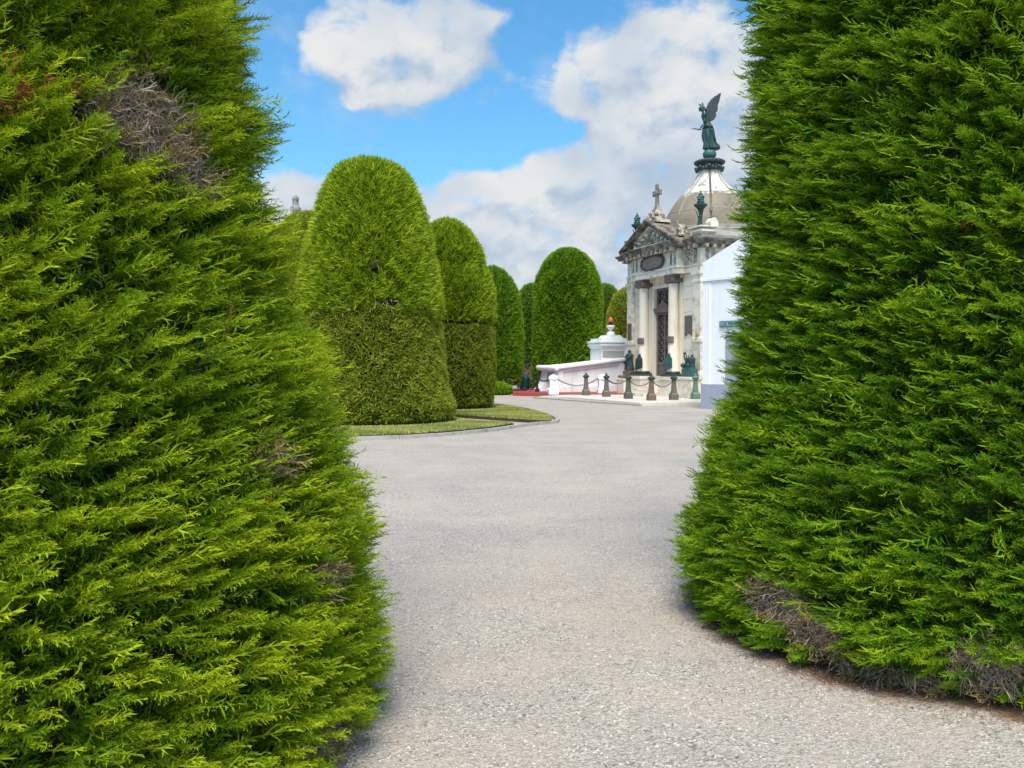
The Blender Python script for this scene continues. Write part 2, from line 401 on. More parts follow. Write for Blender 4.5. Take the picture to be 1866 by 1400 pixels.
class Wob:
    """smooth pseudo-noise on (angle, height)"""
    def __init__(s, seed, fa=(2, 9), fz=(1.5, 7), n=14):
        r = np.random.default_rng(seed)
        s.k = r.integers(fa[0], fa[1], n); s.q = r.uniform(fz[0], fz[1], n)*r.choice([-1, 1], n); s.p = r.uniform(0, 6.28, n); s.n = n
    def __call__(s, th, z):
        o = 0
        for k, q, p in zip(s.k, s.q, s.p): o = o + np.sin(k*th + q*z + p)
        return o/np.sqrt(s.n)

class Rev:
    def __init__(s, prof):
        s.z = np.array([p[0] for p in prof], float); s.r = np.array([p[1] for p in prof], float)
        zz = np.linspace(s.z[0], s.z[-1], 600); rr = np.interp(zz, s.z, s.r)
        rr[1:-1] = (rr[:-2] + rr[1:-1] + rr[2:])/3
        ds = np.sqrt(np.gradient(rr)**2 + np.gradient(zz)**2)
        s.zz, s.rr = zz, rr; s.area = 2*pi*np.sum(rr*ds); s.cdf = np.cumsum(rr*ds); s.cdf /= s.cdf[-1]
        s.slope = np.gradient(rr, zz)
    def sample(s, n):
        z = np.interp(rng.random(n), s.cdf, s.zz); th = rng.uniform(-pi, pi, n); return th, z
    def R(s, z): return np.interp(z, s.zz, s.rr)
    def normal(s, th, z):
        sl = np.interp(z, s.zz, s.slope); n = np.stack([np.cos(th), np.sin(th), -sl], -1); return nrm(n)

def core_mesh(name, rev, inset, m, parent, wob, amp, nth=96, nz=110):
    mb = MB(); rings = []
    zs = rev.zz[np.linspace(0, 599, nz).astype(int)]; th = np.linspace(-pi, pi, nth, endpoint=False)
    for z in zs:
        rr = np.maximum(.03, rev.R(z) - inset + amp*wob(th, z) + .3*amp*np.sin(th*23 + z*17)*np.sin(z*31 + th*7))
        rings.append([(r*cos(a), r*sin(a), z) for r, a in zip(rr, th)])
    mb.loft(rings); return mb.build(name, m, parent, smooth=True)

def angdist(a, b): return np.abs((a - b + pi) % (2*pi) - pi)

def near_bush(loc, prof, fm, label, patches, seed, density, face, length=(.15, .27), up=.30, wd=.020, zcut=4.6, tone0=.42, relief=.065, proud=0.0, spr=.75, sweep=(0, 0, 0), lead=14, lmax=.32):
    root = empty('topiary_bush', loc, label=label, cat='bush')
    rev = Rev(prof); wob = Wob(seed, (2, 9), (3, 9)); lay = Wob(seed+1, (1, 5), (9, 16), 10); tn = Wob(seed+2, (1, 6), (1, 4))
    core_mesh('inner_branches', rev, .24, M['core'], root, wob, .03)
    mb = MB(); mb.lathe([(.16, 0), (.12, .5), (.09, 2.5), (.03, prof[-1][0]*.8)], n=12); mb.build('trunk', M['bark'], root, smooth=True)
    r = np.random.default_rng(seed); temps = [frond_template(r, wd=wd) for _ in range(7)]
    nb = int(rev.area*density); th, z = rev.sample(nb)
    keep = np.ones(nb, bool)
    away = angdist(th, face) > 1.9; keep &= ~(away & (rng.random(nb) < .6)); keep &= ~((z > zcut) & (rng.random(nb) < .65))
    dead_b = np.zeros(nb, bool)
    for (a, pz, ra, rz_) in patches:
        d = (angdist(th, radians(a))*rev.R(pz)/ra)**2 + ((z - pz)/rz_)**2 + .45*wob(th*3, z*3)
        dead_b |= d < 1
    keep &= ~dead_b
    th, z = th[keep], z[keep]; nb = len(th)
    # shift boughs to sit on soft horizontal shelves, leaving dark gaps between them
    rel = wob(th, z)*relief*.25 + lay(th, z)*relief*.9
    R0 = rev.R(z) + rel + proud + rng.normal(0, .028, nb)
    nor = rev.normal(th, z)
    ln = rng.uniform(.15, .30, nb)
    sw = np.array(sweep)*np.clip(np.cos(th - face) + .35, 0, 1)[:, None]
    d = nor*np.array([1, 1, .6]) + sw + np.array([0, 0, up]) + rng.normal(0, .20, (nb, 3))
    tang = np.stack([-np.sin(th), np.cos(th), 0*th], -1)
    d = nrm(d + tang*(.10*tn(th*2, z))[:, None])
    tipp = np.stack([R0*np.cos(th), R0*np.sin(th), z], -1)
    base = tipp - d*ln[:, None]
    nf = 12
    t = np.clip(np.concatenate([np.linspace(.18, .97, nf)])[None, :] + rng.normal(0, .04, (nb, nf)), .1, 1)
    pos = base[:, None, :] + d[:, None, :]*(ln[:, None]*t)[..., None]
    perp = rng.normal(size=(nb, nf, 3)); perp -= (perp*d[:, None, :]).sum(-1, keepdims=True)*d[:, None, :]; perp = nrm(perp); perp[..., 2] = perp[..., 2]*.75 + .10
    fd = nrm(d[:, None, :] + perp*(rng.uniform(.15, spr, (nb, nf))*(1.2 - .95*t))[..., None])
    fl = rng.uniform(length[0], length[1], (nb, nf))*(1.12 - .42*t)
    btone = tone0 + .13*tn(th, z) + rng.normal(0, .13, nb) + .10*np.clip(lay(th, z), -1, 1.5)
    btone += np.where(rng.random(nb) < .10, .25, 0)
    ft = btone[:, None] + rng.normal(0, .19, (nb, nf)) + .45*(t - .6)
    ok = (pos[..., 2] > .03)
    P1, D1, L1, T1_ = pos[ok], fd[ok], fl[ok], ft[ok]
    # filler fronds a hand's depth inside close the gaps, toned darker as shade
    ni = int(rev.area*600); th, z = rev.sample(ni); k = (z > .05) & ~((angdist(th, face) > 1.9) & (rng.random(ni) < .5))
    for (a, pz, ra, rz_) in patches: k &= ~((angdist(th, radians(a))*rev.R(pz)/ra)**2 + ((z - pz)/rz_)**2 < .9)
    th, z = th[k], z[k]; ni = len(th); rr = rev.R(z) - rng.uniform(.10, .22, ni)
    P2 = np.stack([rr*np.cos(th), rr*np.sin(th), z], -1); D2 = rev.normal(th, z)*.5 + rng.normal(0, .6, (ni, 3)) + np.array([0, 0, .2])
    # the season's long leading shoots, yellower, standing proud of the clipped face
    nl = int(rev.area*lead); th, z = rev.sample(nl); k = (z > .15) & ~((angdist(th, face) > 1.9) & (rng.random(nl) < .5))
    for (a, pz, ra, rz_) in patches: k &= ~((angdist(th, radians(a))*rev.R(pz)/ra)**2 + ((z - pz)/rz_)**2 < 1.1)
    th, z = th[k], z[k]; nl = len(th); L3 = rng.uniform(.14, lmax, nl)
    sw = np.array(sweep)*np.clip(np.cos(th - face) + .35, 0, 1)[:, None]
    D3 = nrm(rev.normal(th, z)*np.array([1, 1, .6]) + sw*.9 + np.array([0, 0, up*.8]) + rng.normal(0, .16, (nl, 3)))
    rr = rev.R(z) + relief*.5*lay(th, z); P3 = np.stack([rr*np.cos(th), rr*np.sin(th), z], -1) - D3*(L3*rng.uniform(.45, .85, nl))[:, None]
    V3, T3, A3 = scatter([frond_template(r, ntw=13, nlf=2, wd=wd*.55, spread=.17) for _ in range(4)], P3, D3, L3, tone0 + .24 + rng.normal(0, .16, nl))
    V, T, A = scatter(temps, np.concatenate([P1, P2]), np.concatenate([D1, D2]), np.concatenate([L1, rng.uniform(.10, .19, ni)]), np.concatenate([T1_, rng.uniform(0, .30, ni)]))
    V, T, A = np.concatenate([V, V3]), np.concatenate([T, T3]), np.concatenate([A, A3])
    V[..., 2] = np.maximum(V[..., 2], .012)
    soup('foliage', V, T, A, fm, root)
    # long leading stems at the tip of each bough
    # dead patches: bare curved twigs
    tv = []; tt = []
    rd = np.random.default_rng(seed+9)
    for (a, pz, ra, rz_) in patches:
        for _ in range(int(7000*ra*rz_/.09)):
            q = rd.uniform(-1, 1, 2)
            if (q**2).sum() > 1.15: continue
            tha = radians(a) + q[0]*ra/rev.R(pz)*1.05; zz = pz + q[1]*rz_*1.05
            Rr = rev.R(zz) - rd.uniform(.05, .26)
            p = np.array([Rr*cos(tha), Rr*sin(tha), zz]); n0 = rev.normal(np.array(tha), np.array(zz))
            dd = nrm(n0*.7 + rd.normal(size=3)*.65 + np.array([0, 0, .1])); L = rd.uniform(.04, .13); wd_ = rd.uniform(.0010, .0026)
            tone = rd.uniform(.1, 1)
            for s_ in range(3):
                q2 = p + dd*L/3; sd = nrm(np.cross(dd, rd.normal(size=3)))*wd_
                tv += [[p - sd, p + sd, q2 + sd*.7], [p - sd, q2 + sd*.7, q2 - sd*.7]]; tt += [[tone]*3]*2
                if rd.random() < .6:
                    e = nrm(dd + rd.normal(size=3)*.6); tv.append([q2 - sd*.6, q2 + sd*.6, q2 + e*L*.4]); tt.append([tone]*3)
                p = q2; dd = nrm(dd + rd.normal(size=3)*.35); wd_ *= .75
    tv = np.array(tv); tv[..., 2] = np.maximum(tv[..., 2], .01)
    soup('dead_twigs', tv, np.array(tt), None, M['dead_twig'], root)
    spots = [(a + sg*math.degrees(ra/rev.R(pz)), pz + o*rz_, .06, 6) for (a, pz, ra, rz_) in patches for sg, o in ((-.8, .4), (.9, -.2), (0, 1.0), (.3, -1.0), (-.4, -.8))]
    sprays('withered_sprays', root, rev, temps, spots, M['withered'], .13)
    return root, rev, temps

def sprays(name, root, rev, temps, spots, m, size=.16):
    P_, D_, L_, T_ = [], [], [], []
    for (a, z, ra, n) in spots:
        for _ in range(n):
            th = radians(a) + rng.normal()*ra/rev.R(z)*.5; zz = z + rng.normal()*ra*.45
            n0 = rev.normal(np.array(th), np.array(zz)); Rr = rev.R(zz) - rng.uniform(.05, .12)
            P_.append([Rr*cos(th), Rr*sin(th), zz]); D_.append(n0 + rng.normal(size=3)*.4 + np.array([0, 0, .3])); L_.append(size*rng.uniform(.6, 1.2)); T_.append(rng.uniform(.1, .9))
    V, T, A = scatter(temps, np.array(P_), np.array(D_), np.array(L_), np.array(T_))
    soup(name, V, T, A, m, root)

# ------------------------------------------------------------------ ground
mb = MB(); mb.add([(-900, -200, 0), (900, -200, 0), (900, 1500, 0), (-900, 1500, 0)], [(0, 1, 2, 3)])
tag(mb.build('ground', M['gravel']), 'grey gravel path and forecourt', None, kind='structure')
def slab(name, poly, z0, z1, m, **kw): 
    mb = MB(); mb.prism(poly, 'z', z0, z1); return mb.build(name, m, **kw)

L_prof = [(0,1.53),(.1,1.57),(.4,1.58),(.9,1.51),(1.3,1.40),(1.64,1.29),(2.0,1.16),(2.4,1.07),(2.8,1.02),(3.3,.94),(4.0,.84),(4.8,.62),(5.2,.34),(5.4,.04)]
b, rev, tm = near_bush((-2.2, 3.6, 0), L_prof, F['near_left'],
    'huge bright yellowish green clipped cypress bush with a bare twig patch at the left edge',
    [(-31, 2.49, .20, .14), (-21, 2.34, .10, .11), (-12, .74, .10, .05), (-19, 1.22, .10, .04), (-14, .16, .14, .08)], 11, 230, radians(-60), length=(.065, .13), wd=.040, tone0=.45, spr=.78, up=.30, sweep=(.75, .15, 0), lead=60, relief=.05)
sprays('rust_sprays', b, rev, tm, [(-56, 2.49, .07, 9), (-53, 2.46, .05, 7), (-58.5, 2.44, .05, 6), (-47, 2.50, .03, 3), (-21, 1.72, .025, 2), (-25, 1.1, .03, 2)], M['rust_leaf'], .13)
R_prof = [(0,1.49),(.10,1.56),(.3,1.61),(.8,1.50),(1.26,1.34),(1.7,1.24),(2.3,1.20),(4.0,1.15),(5.3,1.0),(6.0,.68),(6.4,.3),(6.5,.04)]
b, rev, tm = near_bush((2.76, 5.24, 0), R_prof, F['near_right'],
    'huge deep green clipped cypress bush with horizontal shoots and bare twigs at its foot',
    [(-150, .31, .17, .10), (-141, .20, .17, .08), (-110, .19, .18, .11), (-128, .05, .25, .05)], 23, 200, radians(-130), length=(.08, .16), up=.12, wd=.036, tone0=.38, relief=.045, spr=.42, sweep=(-.85, .1, 0), lead=110, lmax=.40)
sprays('rust_sprays', b, rev, tm, [(-114, 2.29, .03, 3), (-108.5, 1.39, .03, 3), (-157, .42, .03, 2)], M['rust_leaf'], .10)

# ------------------------------------------------------------------ topiary trees in the middle distance
def topiary(loc, prof, bands, label, seed, face=-pi/2, holes=(), trunk_h=.4, core_in=.16, group='clipped cypress topiary trees beyond the path'):
    """bands: (z0, z1, density, (len lo, hi), up, rand, tone, material)"""
    root = empty('topiary_tree', loc, label=label, cat='tree', group=group)
    rev = Rev(prof); wob = Wob(seed, (2, 8), (1, 4)); fl = Wob(seed+5, (3, 12), (2, 7)); fine = Wob(seed+7, (12, 30), (6, 16), 18)
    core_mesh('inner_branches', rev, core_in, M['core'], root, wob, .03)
    mb = MB(); mb.lathe([(.22, 0), (.17, .4), (.12, prof[-1][0]*.6)], n=10); mb.build('trunk', M['bark'], root, smooth=True)
    r = np.random.default_rng(seed); byM = {}
    for (z0, z1, dens, (l0, l1), up, rnd, tone0, key, wd) in bands:
        temps = [shoot_template(r, wd=wd) for _ in range(5)]
        n = int(rev.area*dens); th, z = rev.sample(n)
        edge = .13*wob(th*2, z) if seed == 31 else .04*wob(th*2, z)
        k = (z > z0 + edge) & (z < z1 + edge)
        k &= ~((angdist(th, face) > 1.95) & (rng.random(n) < .55))
        for (a, pz, ra, rz_) in holes:
            k &= ~(((angdist(th, radians(a))*rev.R(pz)/ra)**2 + ((z - pz)/rz_)**2 + .4*fl(th*2, z*2)) < 1)
        th, z = th[k], z[k]; n = len(th)
        nor = rev.normal(th, z); tang = np.stack([-np.sin(th), np.cos(th), 0*th], -1)
        L = rng.uniform(l0, l1, n)
        d = nrm(nor + np.array([0, 0, up]) + tang*(.35*fl(th, z))[:, None]*min(1, rnd*3) + rng.normal(0, rnd, (n, 3)))
        rr = rev.R(z) + .02*wob(th, z) + .022*fine(th, z)
        base = np.stack([rr*np.cos(th), rr*np.sin(th), z], -1) - d*(L*.72)[:, None]
        tone = tone0 + .15*fl(th, z*.7) + .10*fine(th, z) + rng.normal(0, .20 if key != 'mid_b' else .13, n)
        V, T, A = scatter(temps, base, d, L, tone, roll=1)
        V[..., 2] = np.maximum(V[..., 2], .03)
        byM.setdefault(key, []).append((V, T, A))
    for key, lst in byM.items():
        nm = 'crown' if len(byM) == 1 else ('lower_crown' if key == 'mid_b' else 'upper_crown')
        soup(nm, np.concatenate([a[0] for a in lst]), np.concatenate([a[1] for a in lst]), np.concatenate([a[2] for a in lst]), F[key], root)
    return root, rev

def stray(root, rev, spots, seed, m=None, name='bare_twigs'):
    rd = np.random.default_rng(seed); tv = []; tt = []
    for (a, pz, ra, rz_, n, L0) in spots:
        for _ in range(n):
            th = radians(a) + rd.normal()*ra/rev.R(pz)*.5; z = pz + rd.normal()*rz_*.5
            Rr = rev.R(z) - rd.uniform(-.02, .12); p = np.array([Rr*cos(th), Rr*sin(th), z]); n0 = rev.normal(np.array(th), np.array(z))
            d = nrm(n0*.5 + rd.normal(size=3)*.7); L = L0*rd.uniform(.5, 1.3); sd = nrm(np.cross(d, rd.normal(size=3)))*.008
            tv += [[p - sd, p + sd, p + d*L], [p + d*L*.4 - sd*.7, p + d*L*.4 + sd*.7, p + d*L*.4 + nrm(d + rd.normal(size=3)*.6)*L*.5]]; tt += [[rd.random()]*3]*2
    soup(name, np.array(tv), np.array(tt), None, m or M['dead_twig'], root)['kind'] = 'stuff'

T1 = [(.05,2.15),(.14,2.38),(.45,2.42),(1.05,2.20),(1.84,2.07),(3.05,1.97),(3.15,2.0),(4.2,1.91),(5.2,1.75),(5.8,1.60),(6.4,1.38),(6.9,1.10),(7.2,.80),(7.36,.45),(7.42,.05)]
T1 = [(max(.05, 1.6 + (z - 1.6)*.945), r*.95 - float(np.interp(z, [3.2, 4.2, 5.8, 6.9, 7.4], [.0, .04, .09, .0, -.03]))) for z, r in T1]
r1, v1 = topiary((-3.85, 22.6, .0), T1, [
    (3.02, 9, 520, (.26, .52), .42, .26, .50, 'mid_a', .105),
    (0, 3.06, 900, (.11, .19), .12, .55, .50, 'mid_b', .16)],
    'largest dome topped topiary with a shaggy crown above a close-clipped olive skirt', 31,
    holes=[(-126, 1.9, .30, .26), (-66, 3.2, .34, .10), (-78, 4.0, .14, .12), (-135, .35, .2, .3)])
stray(r1, v1, [(-66, 3.15, .9, .14, 60, .16), (-78, 4.1, .18, .14, 40, .15), (-128, 1.9, .4, .3, 60, .15), (-95, 3.05, 1.4, .12, 50, .18), (-100, 2.6, 1.5, .5, 40, .14)], 3)
T2 = [(.05,1.50),(.2,1.70),(1.6,1.80),(3.0,1.75),(3.12,1.60),(3.2,1.60),(3.28,1.76),(4.4,1.68),(5.0,1.46),(5.2,1.34),(5.7,1.30),(6.1,1.12),(6.55,.82),(6.85,.45),(6.98,.05)]
T2 = [(max(.05, 1.6 + (z - 1.6)*.95), r*.95) for z, r in T2]
r2, v2 = topiary((-2.29, 29.35, .0), T2, [
    (3.1, 9, 420, (.26, .50), .42, .26, .46, 'mid_a', .11),
    (0, 3.0, 650, (.11, .18), .1, .5, .36, 'mid_b', .14)],
    'topiary cypress stepped in tiers with a dark groove round its middle', 37)
T0 = [(.05,1.6),(.3,1.8),(3,1.75),(4.6,1.6),(5.6,1.35),(6.3,1.0),(6.7,.6),(6.86,.05)]
topiary((-6.95, 28.6, .0), T0, [(0, 9, 800, (.14, .26), .3, .45, .50, 'mid_yellow', .15)],
    'yellowish smooth-clipped topiary half hidden between the near left bush and the largest dome', 41)
T3 = [(.5,1.2),(.8,1.5),(1.6,1.66),(4.0,1.62),(5.5,1.42),(6.3,1.05),(6.8,.6),(7.1,.05)]
r3, v3 = topiary((-1.05, 46, 0), T3, [(0, 9, 300, (.2, .4), .35, .3, .45, 'far', .10)],
    'plain green cylinder topiary with a rounded top and raised foot, behind the three tiered one', 43)
stray(r3, v3, [(-60, .7, .5, .3, 60, .35)], 4)
T4 = [(.1,1.3),(.6,1.6),(3,1.6),(5,1.45),(6.4,1.0),(7,.5),(7.2,.05)]
r4, v4 = topiary((1.35, 57, 0), T4, [(0, 9, 130, (.25, .45), .4, .3, .30, 'far', .13)],
    'small dark distant topiary with bare brown twigs below, left of the big round-topped one', 47, holes=[(-90, .9, 1.2, .9)])
stray(r4, v4, [(-90, .9, 1.3, .8, 420, .5)], 5)
T5 = [(.1,1.8),(.5,1.95),(2.5,1.98),(5.5,1.92),(6.6,1.78),(7.4,1.4),(7.9,.95),(8.18,.5),(8.28,.05)]
topiary((3.2, 47.6, 0), T5, [(0, 9, 330, (.22, .42), .15, .25, .42, 'far', .10)],
    'big green round-topped topiary cylinder rising behind the long white tomb wall', 53)
T6 = [(.1,1.4),(3,1.6),(5.2,1.5),(6.3,1.1),(6.9,.6),(7.1,.05)]
topiary((6.2, 56, 0), T6, [(0, 9, 170, (.22, .4), .3, .3, .46, 'far', .12)],
    'narrow slice of light green topiary just right of the big round-topped one', 59)
topiary((7.75, 53.5, 0), [(.1,1.4),(3,1.75),(5.0,1.55),(6.0,1.2),(6.5,.6),(6.7,.05)], [(0, 9, 200, (.22, .4), .4, .3, .58, 'mid_yellow', .12)],
    'yellow green topiary tree touching the left side of the domed mausoleum', 61)
# low clipped cushion at the foot of the raised one
topiary((-1.0, 44.2, 0), [(.02,.8),(.2,1.0),(.45,.95),(.62,.6),(.70,.05)], [(0, 2, 500, (.12, .24), .5, .4, .62, 'far', .12)],
    'low bright green cushion of cypress at the path edge beside the red kerb', 67, trunk_h=.1)
for o in list(bpy.data.objects):
    if o.get('label', '').startswith('low bright'): o.name = 'cypress_shrub'; o['category'] = 'shrub'; del o['group']

# ------------------------------------------------------------------ lawns, kerbs, soil
def px(x, y, z=0):
    t = (1.6 - z)*1510/(y - 665.); return ((x - 933)/1510*t, t)
def smooth_poly(pts, n=6):
    out = []; N = len(pts)
    for i in range(N):
        p0, p1, p2, p3 = (np.array(pts[(i+k-1) % N]) for k in range(4))
        for j in range(n):
            t = j/n; out.append(tuple(.5*((2*p1) + (-p0+p2)*t + (2*p0-5*p1+4*p2-p3)*t*t + (-p0+3*p1-3*p2+p3)*t**3)))
    return out
isl1 = [(-12, 17.0), (-7.0, 17.0), (-3.9, 18.45), (-2.4, 19.15), (-.95, 20.7), (-.35, 21.75), (.02, 22.6), (-.1, 22.85), (-1.0, 23.4), (-1.6, 24.6), (-2.4, 26.3), (-6, 27.4), (-12, 26.8)]
isl2 = [(-9, 28.9), (-5, 28.2), (-2.6, 27.0), (-1.3, 25.9), (.2, 24.3), (.95, 23.75), (1.13, 24.2), (1.18, 25.5), (.95, 27.9), (.25, 31.0), (-.9, 33.6), (-4, 35), (-9, 35)]
isl1 = [(x*.95, y*.95) for x, y in isl1]; isl2 = [(x*.95, y*.95) for x, y in isl2]
def lawn(poly, z, seed, n, zones=()):
    sp = smooth_poly(poly, 5)
    tag(slab('lawn', sp, .0, z, M['soil']), 'raised lawn bed under the topiary', None, kind='structure')
    rd = np.random.default_rng(seed); P0 = np.array(sp); lo, hi = P0.min(0), P0.max(0); lo[0] = max(lo[0], -11)
    pts = rd.uniform(lo, hi, (n*3, 2)); inside = np.zeros(len(pts), bool); j = len(P0) - 1
    for i in range(len(P0)):
        xi, yi = P0[i]; xj, yj = P0[j]
        c = ((yi > pts[:, 1]) != (yj > pts[:, 1])) & (pts[:, 0] < (xj - xi)*(pts[:, 1] - yi)/(yj - yi + 1e-12) + xi)
        inside ^= c; j = i
    pts = pts[inside]
    for cx, cy, rr in zones:
        dd = np.hypot(pts[:, 0] - cx, pts[:, 1] - cy); pts = pts[dd > rr*(1 + rd.normal(0, .025, len(pts)))]
    n = len(pts); h = rd.uniform(.025, .06, n); a = rd.uniform(0, 2*pi, n); wd = rd.uniform(.008, .018, n)
    b3 = np.stack([pts[:, 0], pts[:, 1], np.full(n, z - .004)], -1); s = np.stack([np.cos(a)*wd, np.sin(a)*wd, 0*a], -1)
    t = b3 + np.stack([rd.normal(0, .018, n), rd.normal(0, .018, n), h], -1)
    base = .55 + .18*np.sin(pts[:, 0]*1.7 + 2*np.sin(pts[:, 1]*1.3)) + .12*np.sin(pts[:, 1]*4.1 + pts[:, 0]*2.3)
    for cx, cy, rr in zones: base += .5*np.exp(-(np.hypot(pts[:, 0] - cx, pts[:, 1] - cy) - rr)/.35)*.6
    tone = np.clip(base + rd.normal(0, .13, n), 0, 1)
    o = soup('grass', np.stack([b3 - s, b3 + s, t], 1), np.repeat(tone[:, None], 3, 1), None, M['grass'])
    return o
tag(lawn(isl1, .085, 1, 95000, [(-3.85, 22.6, 2.42)]), 'short grass around the largest topiary', None, kind='stuff')
tag(lawn(isl2, .085, 2, 80000, [(-2.29, 29.35, 1.85)]), 'short grass around the tiered topiary', None, kind='stuff')
def kerb_line(pts, wd, h, m, name):
    mb = MB(); P_ = [Vector((*p, 0)) for p in pts]; D_ = [0]
    for a, b in zip(P_, P_[1:]): D_.append(D_[-1] + (b - a).length)
    def at(d):
        return Vector([float(np.interp(d, D_, [p[k] for p in P_])) for k in range(3)])
    L = D_[-1]; n = max(1, int(L/.9)); rd = random.Random(int(L*10))
    for k in range(n):
        d0, d1 = L*k/n + .006, L*(k+1)/n - .006; rings = []; dz = rd.uniform(-.008, .008); off = rd.uniform(-.006, .006)
        for q in range(4):
            d = d0 + (d1 - d0)*q/3; p = at(d); t = (at(min(L, d + .05)) - at(max(0, d - .05))).normalized(); nn = Vector((-t.y, t.x, 0)); p = p + nn*off
            rings.append([p - nn*wd/2 + Vector((0, 0, -.01)), p + nn*wd/2 + Vector((0, 0, -.01)), p + nn*wd/2*.85 + Vector((0, 0, h + dz)), p - nn*wd/2*.85 + Vector((0, 0, h + dz))])
        mb.loft(rings)
    o = mb.build(name, m); return o
def cr(pts, n=8):
    out = []; Q = [pts[0]] + pts + [pts[-1]]
    for i in range(1, len(Q)-2):
        p0, p1, p2, p3 = (np.array(Q[i+k-1], float) for k in range(4))
        for j in range(n):
            t = j/n; out.append(tuple(.5*((2*p1) + (-p0+p2)*t + (2*p0-5*p1+4*p2-p3)*t*t + (-p0+3*p1-3*p2+p3)*t**3)))
    return out + [pts[-1]]
tag(kerb_line([(x*.95, y*.95) for x, y in cr([(-12, 16.75), (-7, 16.78), (-3.9, 18.2), (-2.35, 18.93), (-.85, 20.45), (-.2, 21.55), (.35, 22.6), (.95, 23.45)])], .15, .075, M['kerb'], 'kerb'), 'concrete kerb round the first lawn', None, kind='structure')
tag(kerb_line([(x*.95, y*.95) for x, y in cr([(1.02, 23.5), (1.28, 23.95), (1.36, 25.4), (1.1, 28.0)])], .13, .085, M['kerb'], 'kerb'), 'concrete kerb round the tip of the second lawn', None, kind='structure')

# needle litter and loose pebbles near the camera
def litter():
    rd = np.random.default_rng(5); V = []; T = []
    for cx, cy, R_, n, lo, hi in ((2.76, 5.24, 1.62, 2600, 160, 300), (-2.2, 3.6, 1.48, 500, -70, 60)):
        a = np.radians(rd.uniform(lo, hi, n)); rr = R_ + np.abs(rd.normal(0, .13, n)) - .12
        x, y = cx + rr*np.cos(a), cy + rr*np.sin(a); b_ = rd.uniform(0, 2*pi, n); L = rd.uniform(.01, .05, n)
        p = np.stack([x, y, np.full(n, .004) + rd.uniform(0, .008, n)], -1); d = np.stack([np.cos(b_), np.sin(b_), rd.normal(0, .1, n)], -1)
        s = np.stack([-np.sin(b_), np.cos(b_), 0*b_], -1)*.0018
        V.append(np.stack([p - s, p + s, p + d*L[:, None]], 1)); T.append(np.repeat(rd.random((n, 1)), 3, 1))
    n = 900; y = 2.8 + 12*rd.random(n)**1.5; x = rd.uniform(-.3, .26, n)*y + .1; b_ = rd.uniform(0, 2*pi, n); L = rd.uniform(.01, .06, n)
    p = np.stack([x, y, np.full(n, .005)], -1); d = np.stack([np.cos(b_), np.sin(b_), rd.normal(0, .05, n)], -1); s = np.stack([-np.sin(b_), np.cos(b_), 0*b_], -1)*.0022
    V.append(np.stack([p - s, p + s, p + d*L[:, None]], 1)); T.append(np.repeat(rd.random((n, 1))*.6, 3, 1))
    V = np.concatenate(V); V[..., 2] = np.maximum(V[..., 2], .004)
    return soup('needle_litter', V, np.concatenate(T), None, M['litter'])
tag(litter(), 'brown needle litter at the foot of the near bushes', None, kind='stuff')
def pebbles(n=26000):
    rd = np.random.default_rng(6)
    y = 2.7 + 9*rd.random(n)**1.6; x = rd.uniform(-.9, .9, n)*(.6 + y*.35) + .25*(y - 3)*.2
    s = rd.uniform(.003, .0075, n)*(1 + .6*(rd.random(n) < .03)); a = rd.uniform(0, 2*pi, n)
    O = np.array([(1,0,0),(0,.8,0),(-1,0,0),(0,-.8,0),(0.1,.1,.7)]); F_ = np.array([(0,1,4),(1,2,4),(2,3,4),(3,0,4)])
    Vt = O[F_]                                        # 4,3,3
    c, si = np.cos(a), np.sin(a); Rm = np.zeros((n, 3, 3)); Rm[:, 0, 0] = c; Rm[:, 0, 1] = -si; Rm[:, 1, 0] = si; Rm[:, 1, 1] = c; Rm[:, 2, 2] = 1
    V = np.einsum('nij,tvj->ntvi', Rm, Vt)*s[:, None, None, None] + np.stack([x, y, np.full(n, .0005)], -1)[:, None, None, :]
    tone = rd.random(n)**1.2
    return soup('pebbles', V.reshape(-1, 3, 3), np.repeat(np.repeat(tone[:, None, None], 4, 1), 3, 2).reshape(-1, 3), None, M['pebble'])
tag(pebbles(), 'loose pebbles on the gravel', None, kind='stuff')

# ===ARCH===

# ------------------------------------------------------------------ paving, red kerb platform
tag(slab('stone_pavement', [(1.3, 39.4), (2.6, 38.2), (5.0, 32.35), (7.6, 32.45), (8.6, 31.8), (16, 36), (14, 52), (6, 52), (3.0, 41.6)], 0, .11, M['paving']), 'pale stone paving round the mausoleum', None, kind='structure')
tag(slab('lower_pavement', [(1.0, 39.9), (1.25, 39.1), (3.0, 35.6), (4.93, 32.1), (5.05, 32.3), (2.7, 38.3), (1.5, 40.5)], 0, .05, M['kerb']), 'flush stone edging', None, kind='structure')
red = MB(); red.prism([(.05, 42.6), (1.95, 41.6), (2.0, 41.15), (8.5, 41.4), (8.5, 48), (.05, 52)], 'z', 0, .17)
tag(red.build('red_platform', M['red_paint']), 'red painted kerb platform', None, kind='structure')

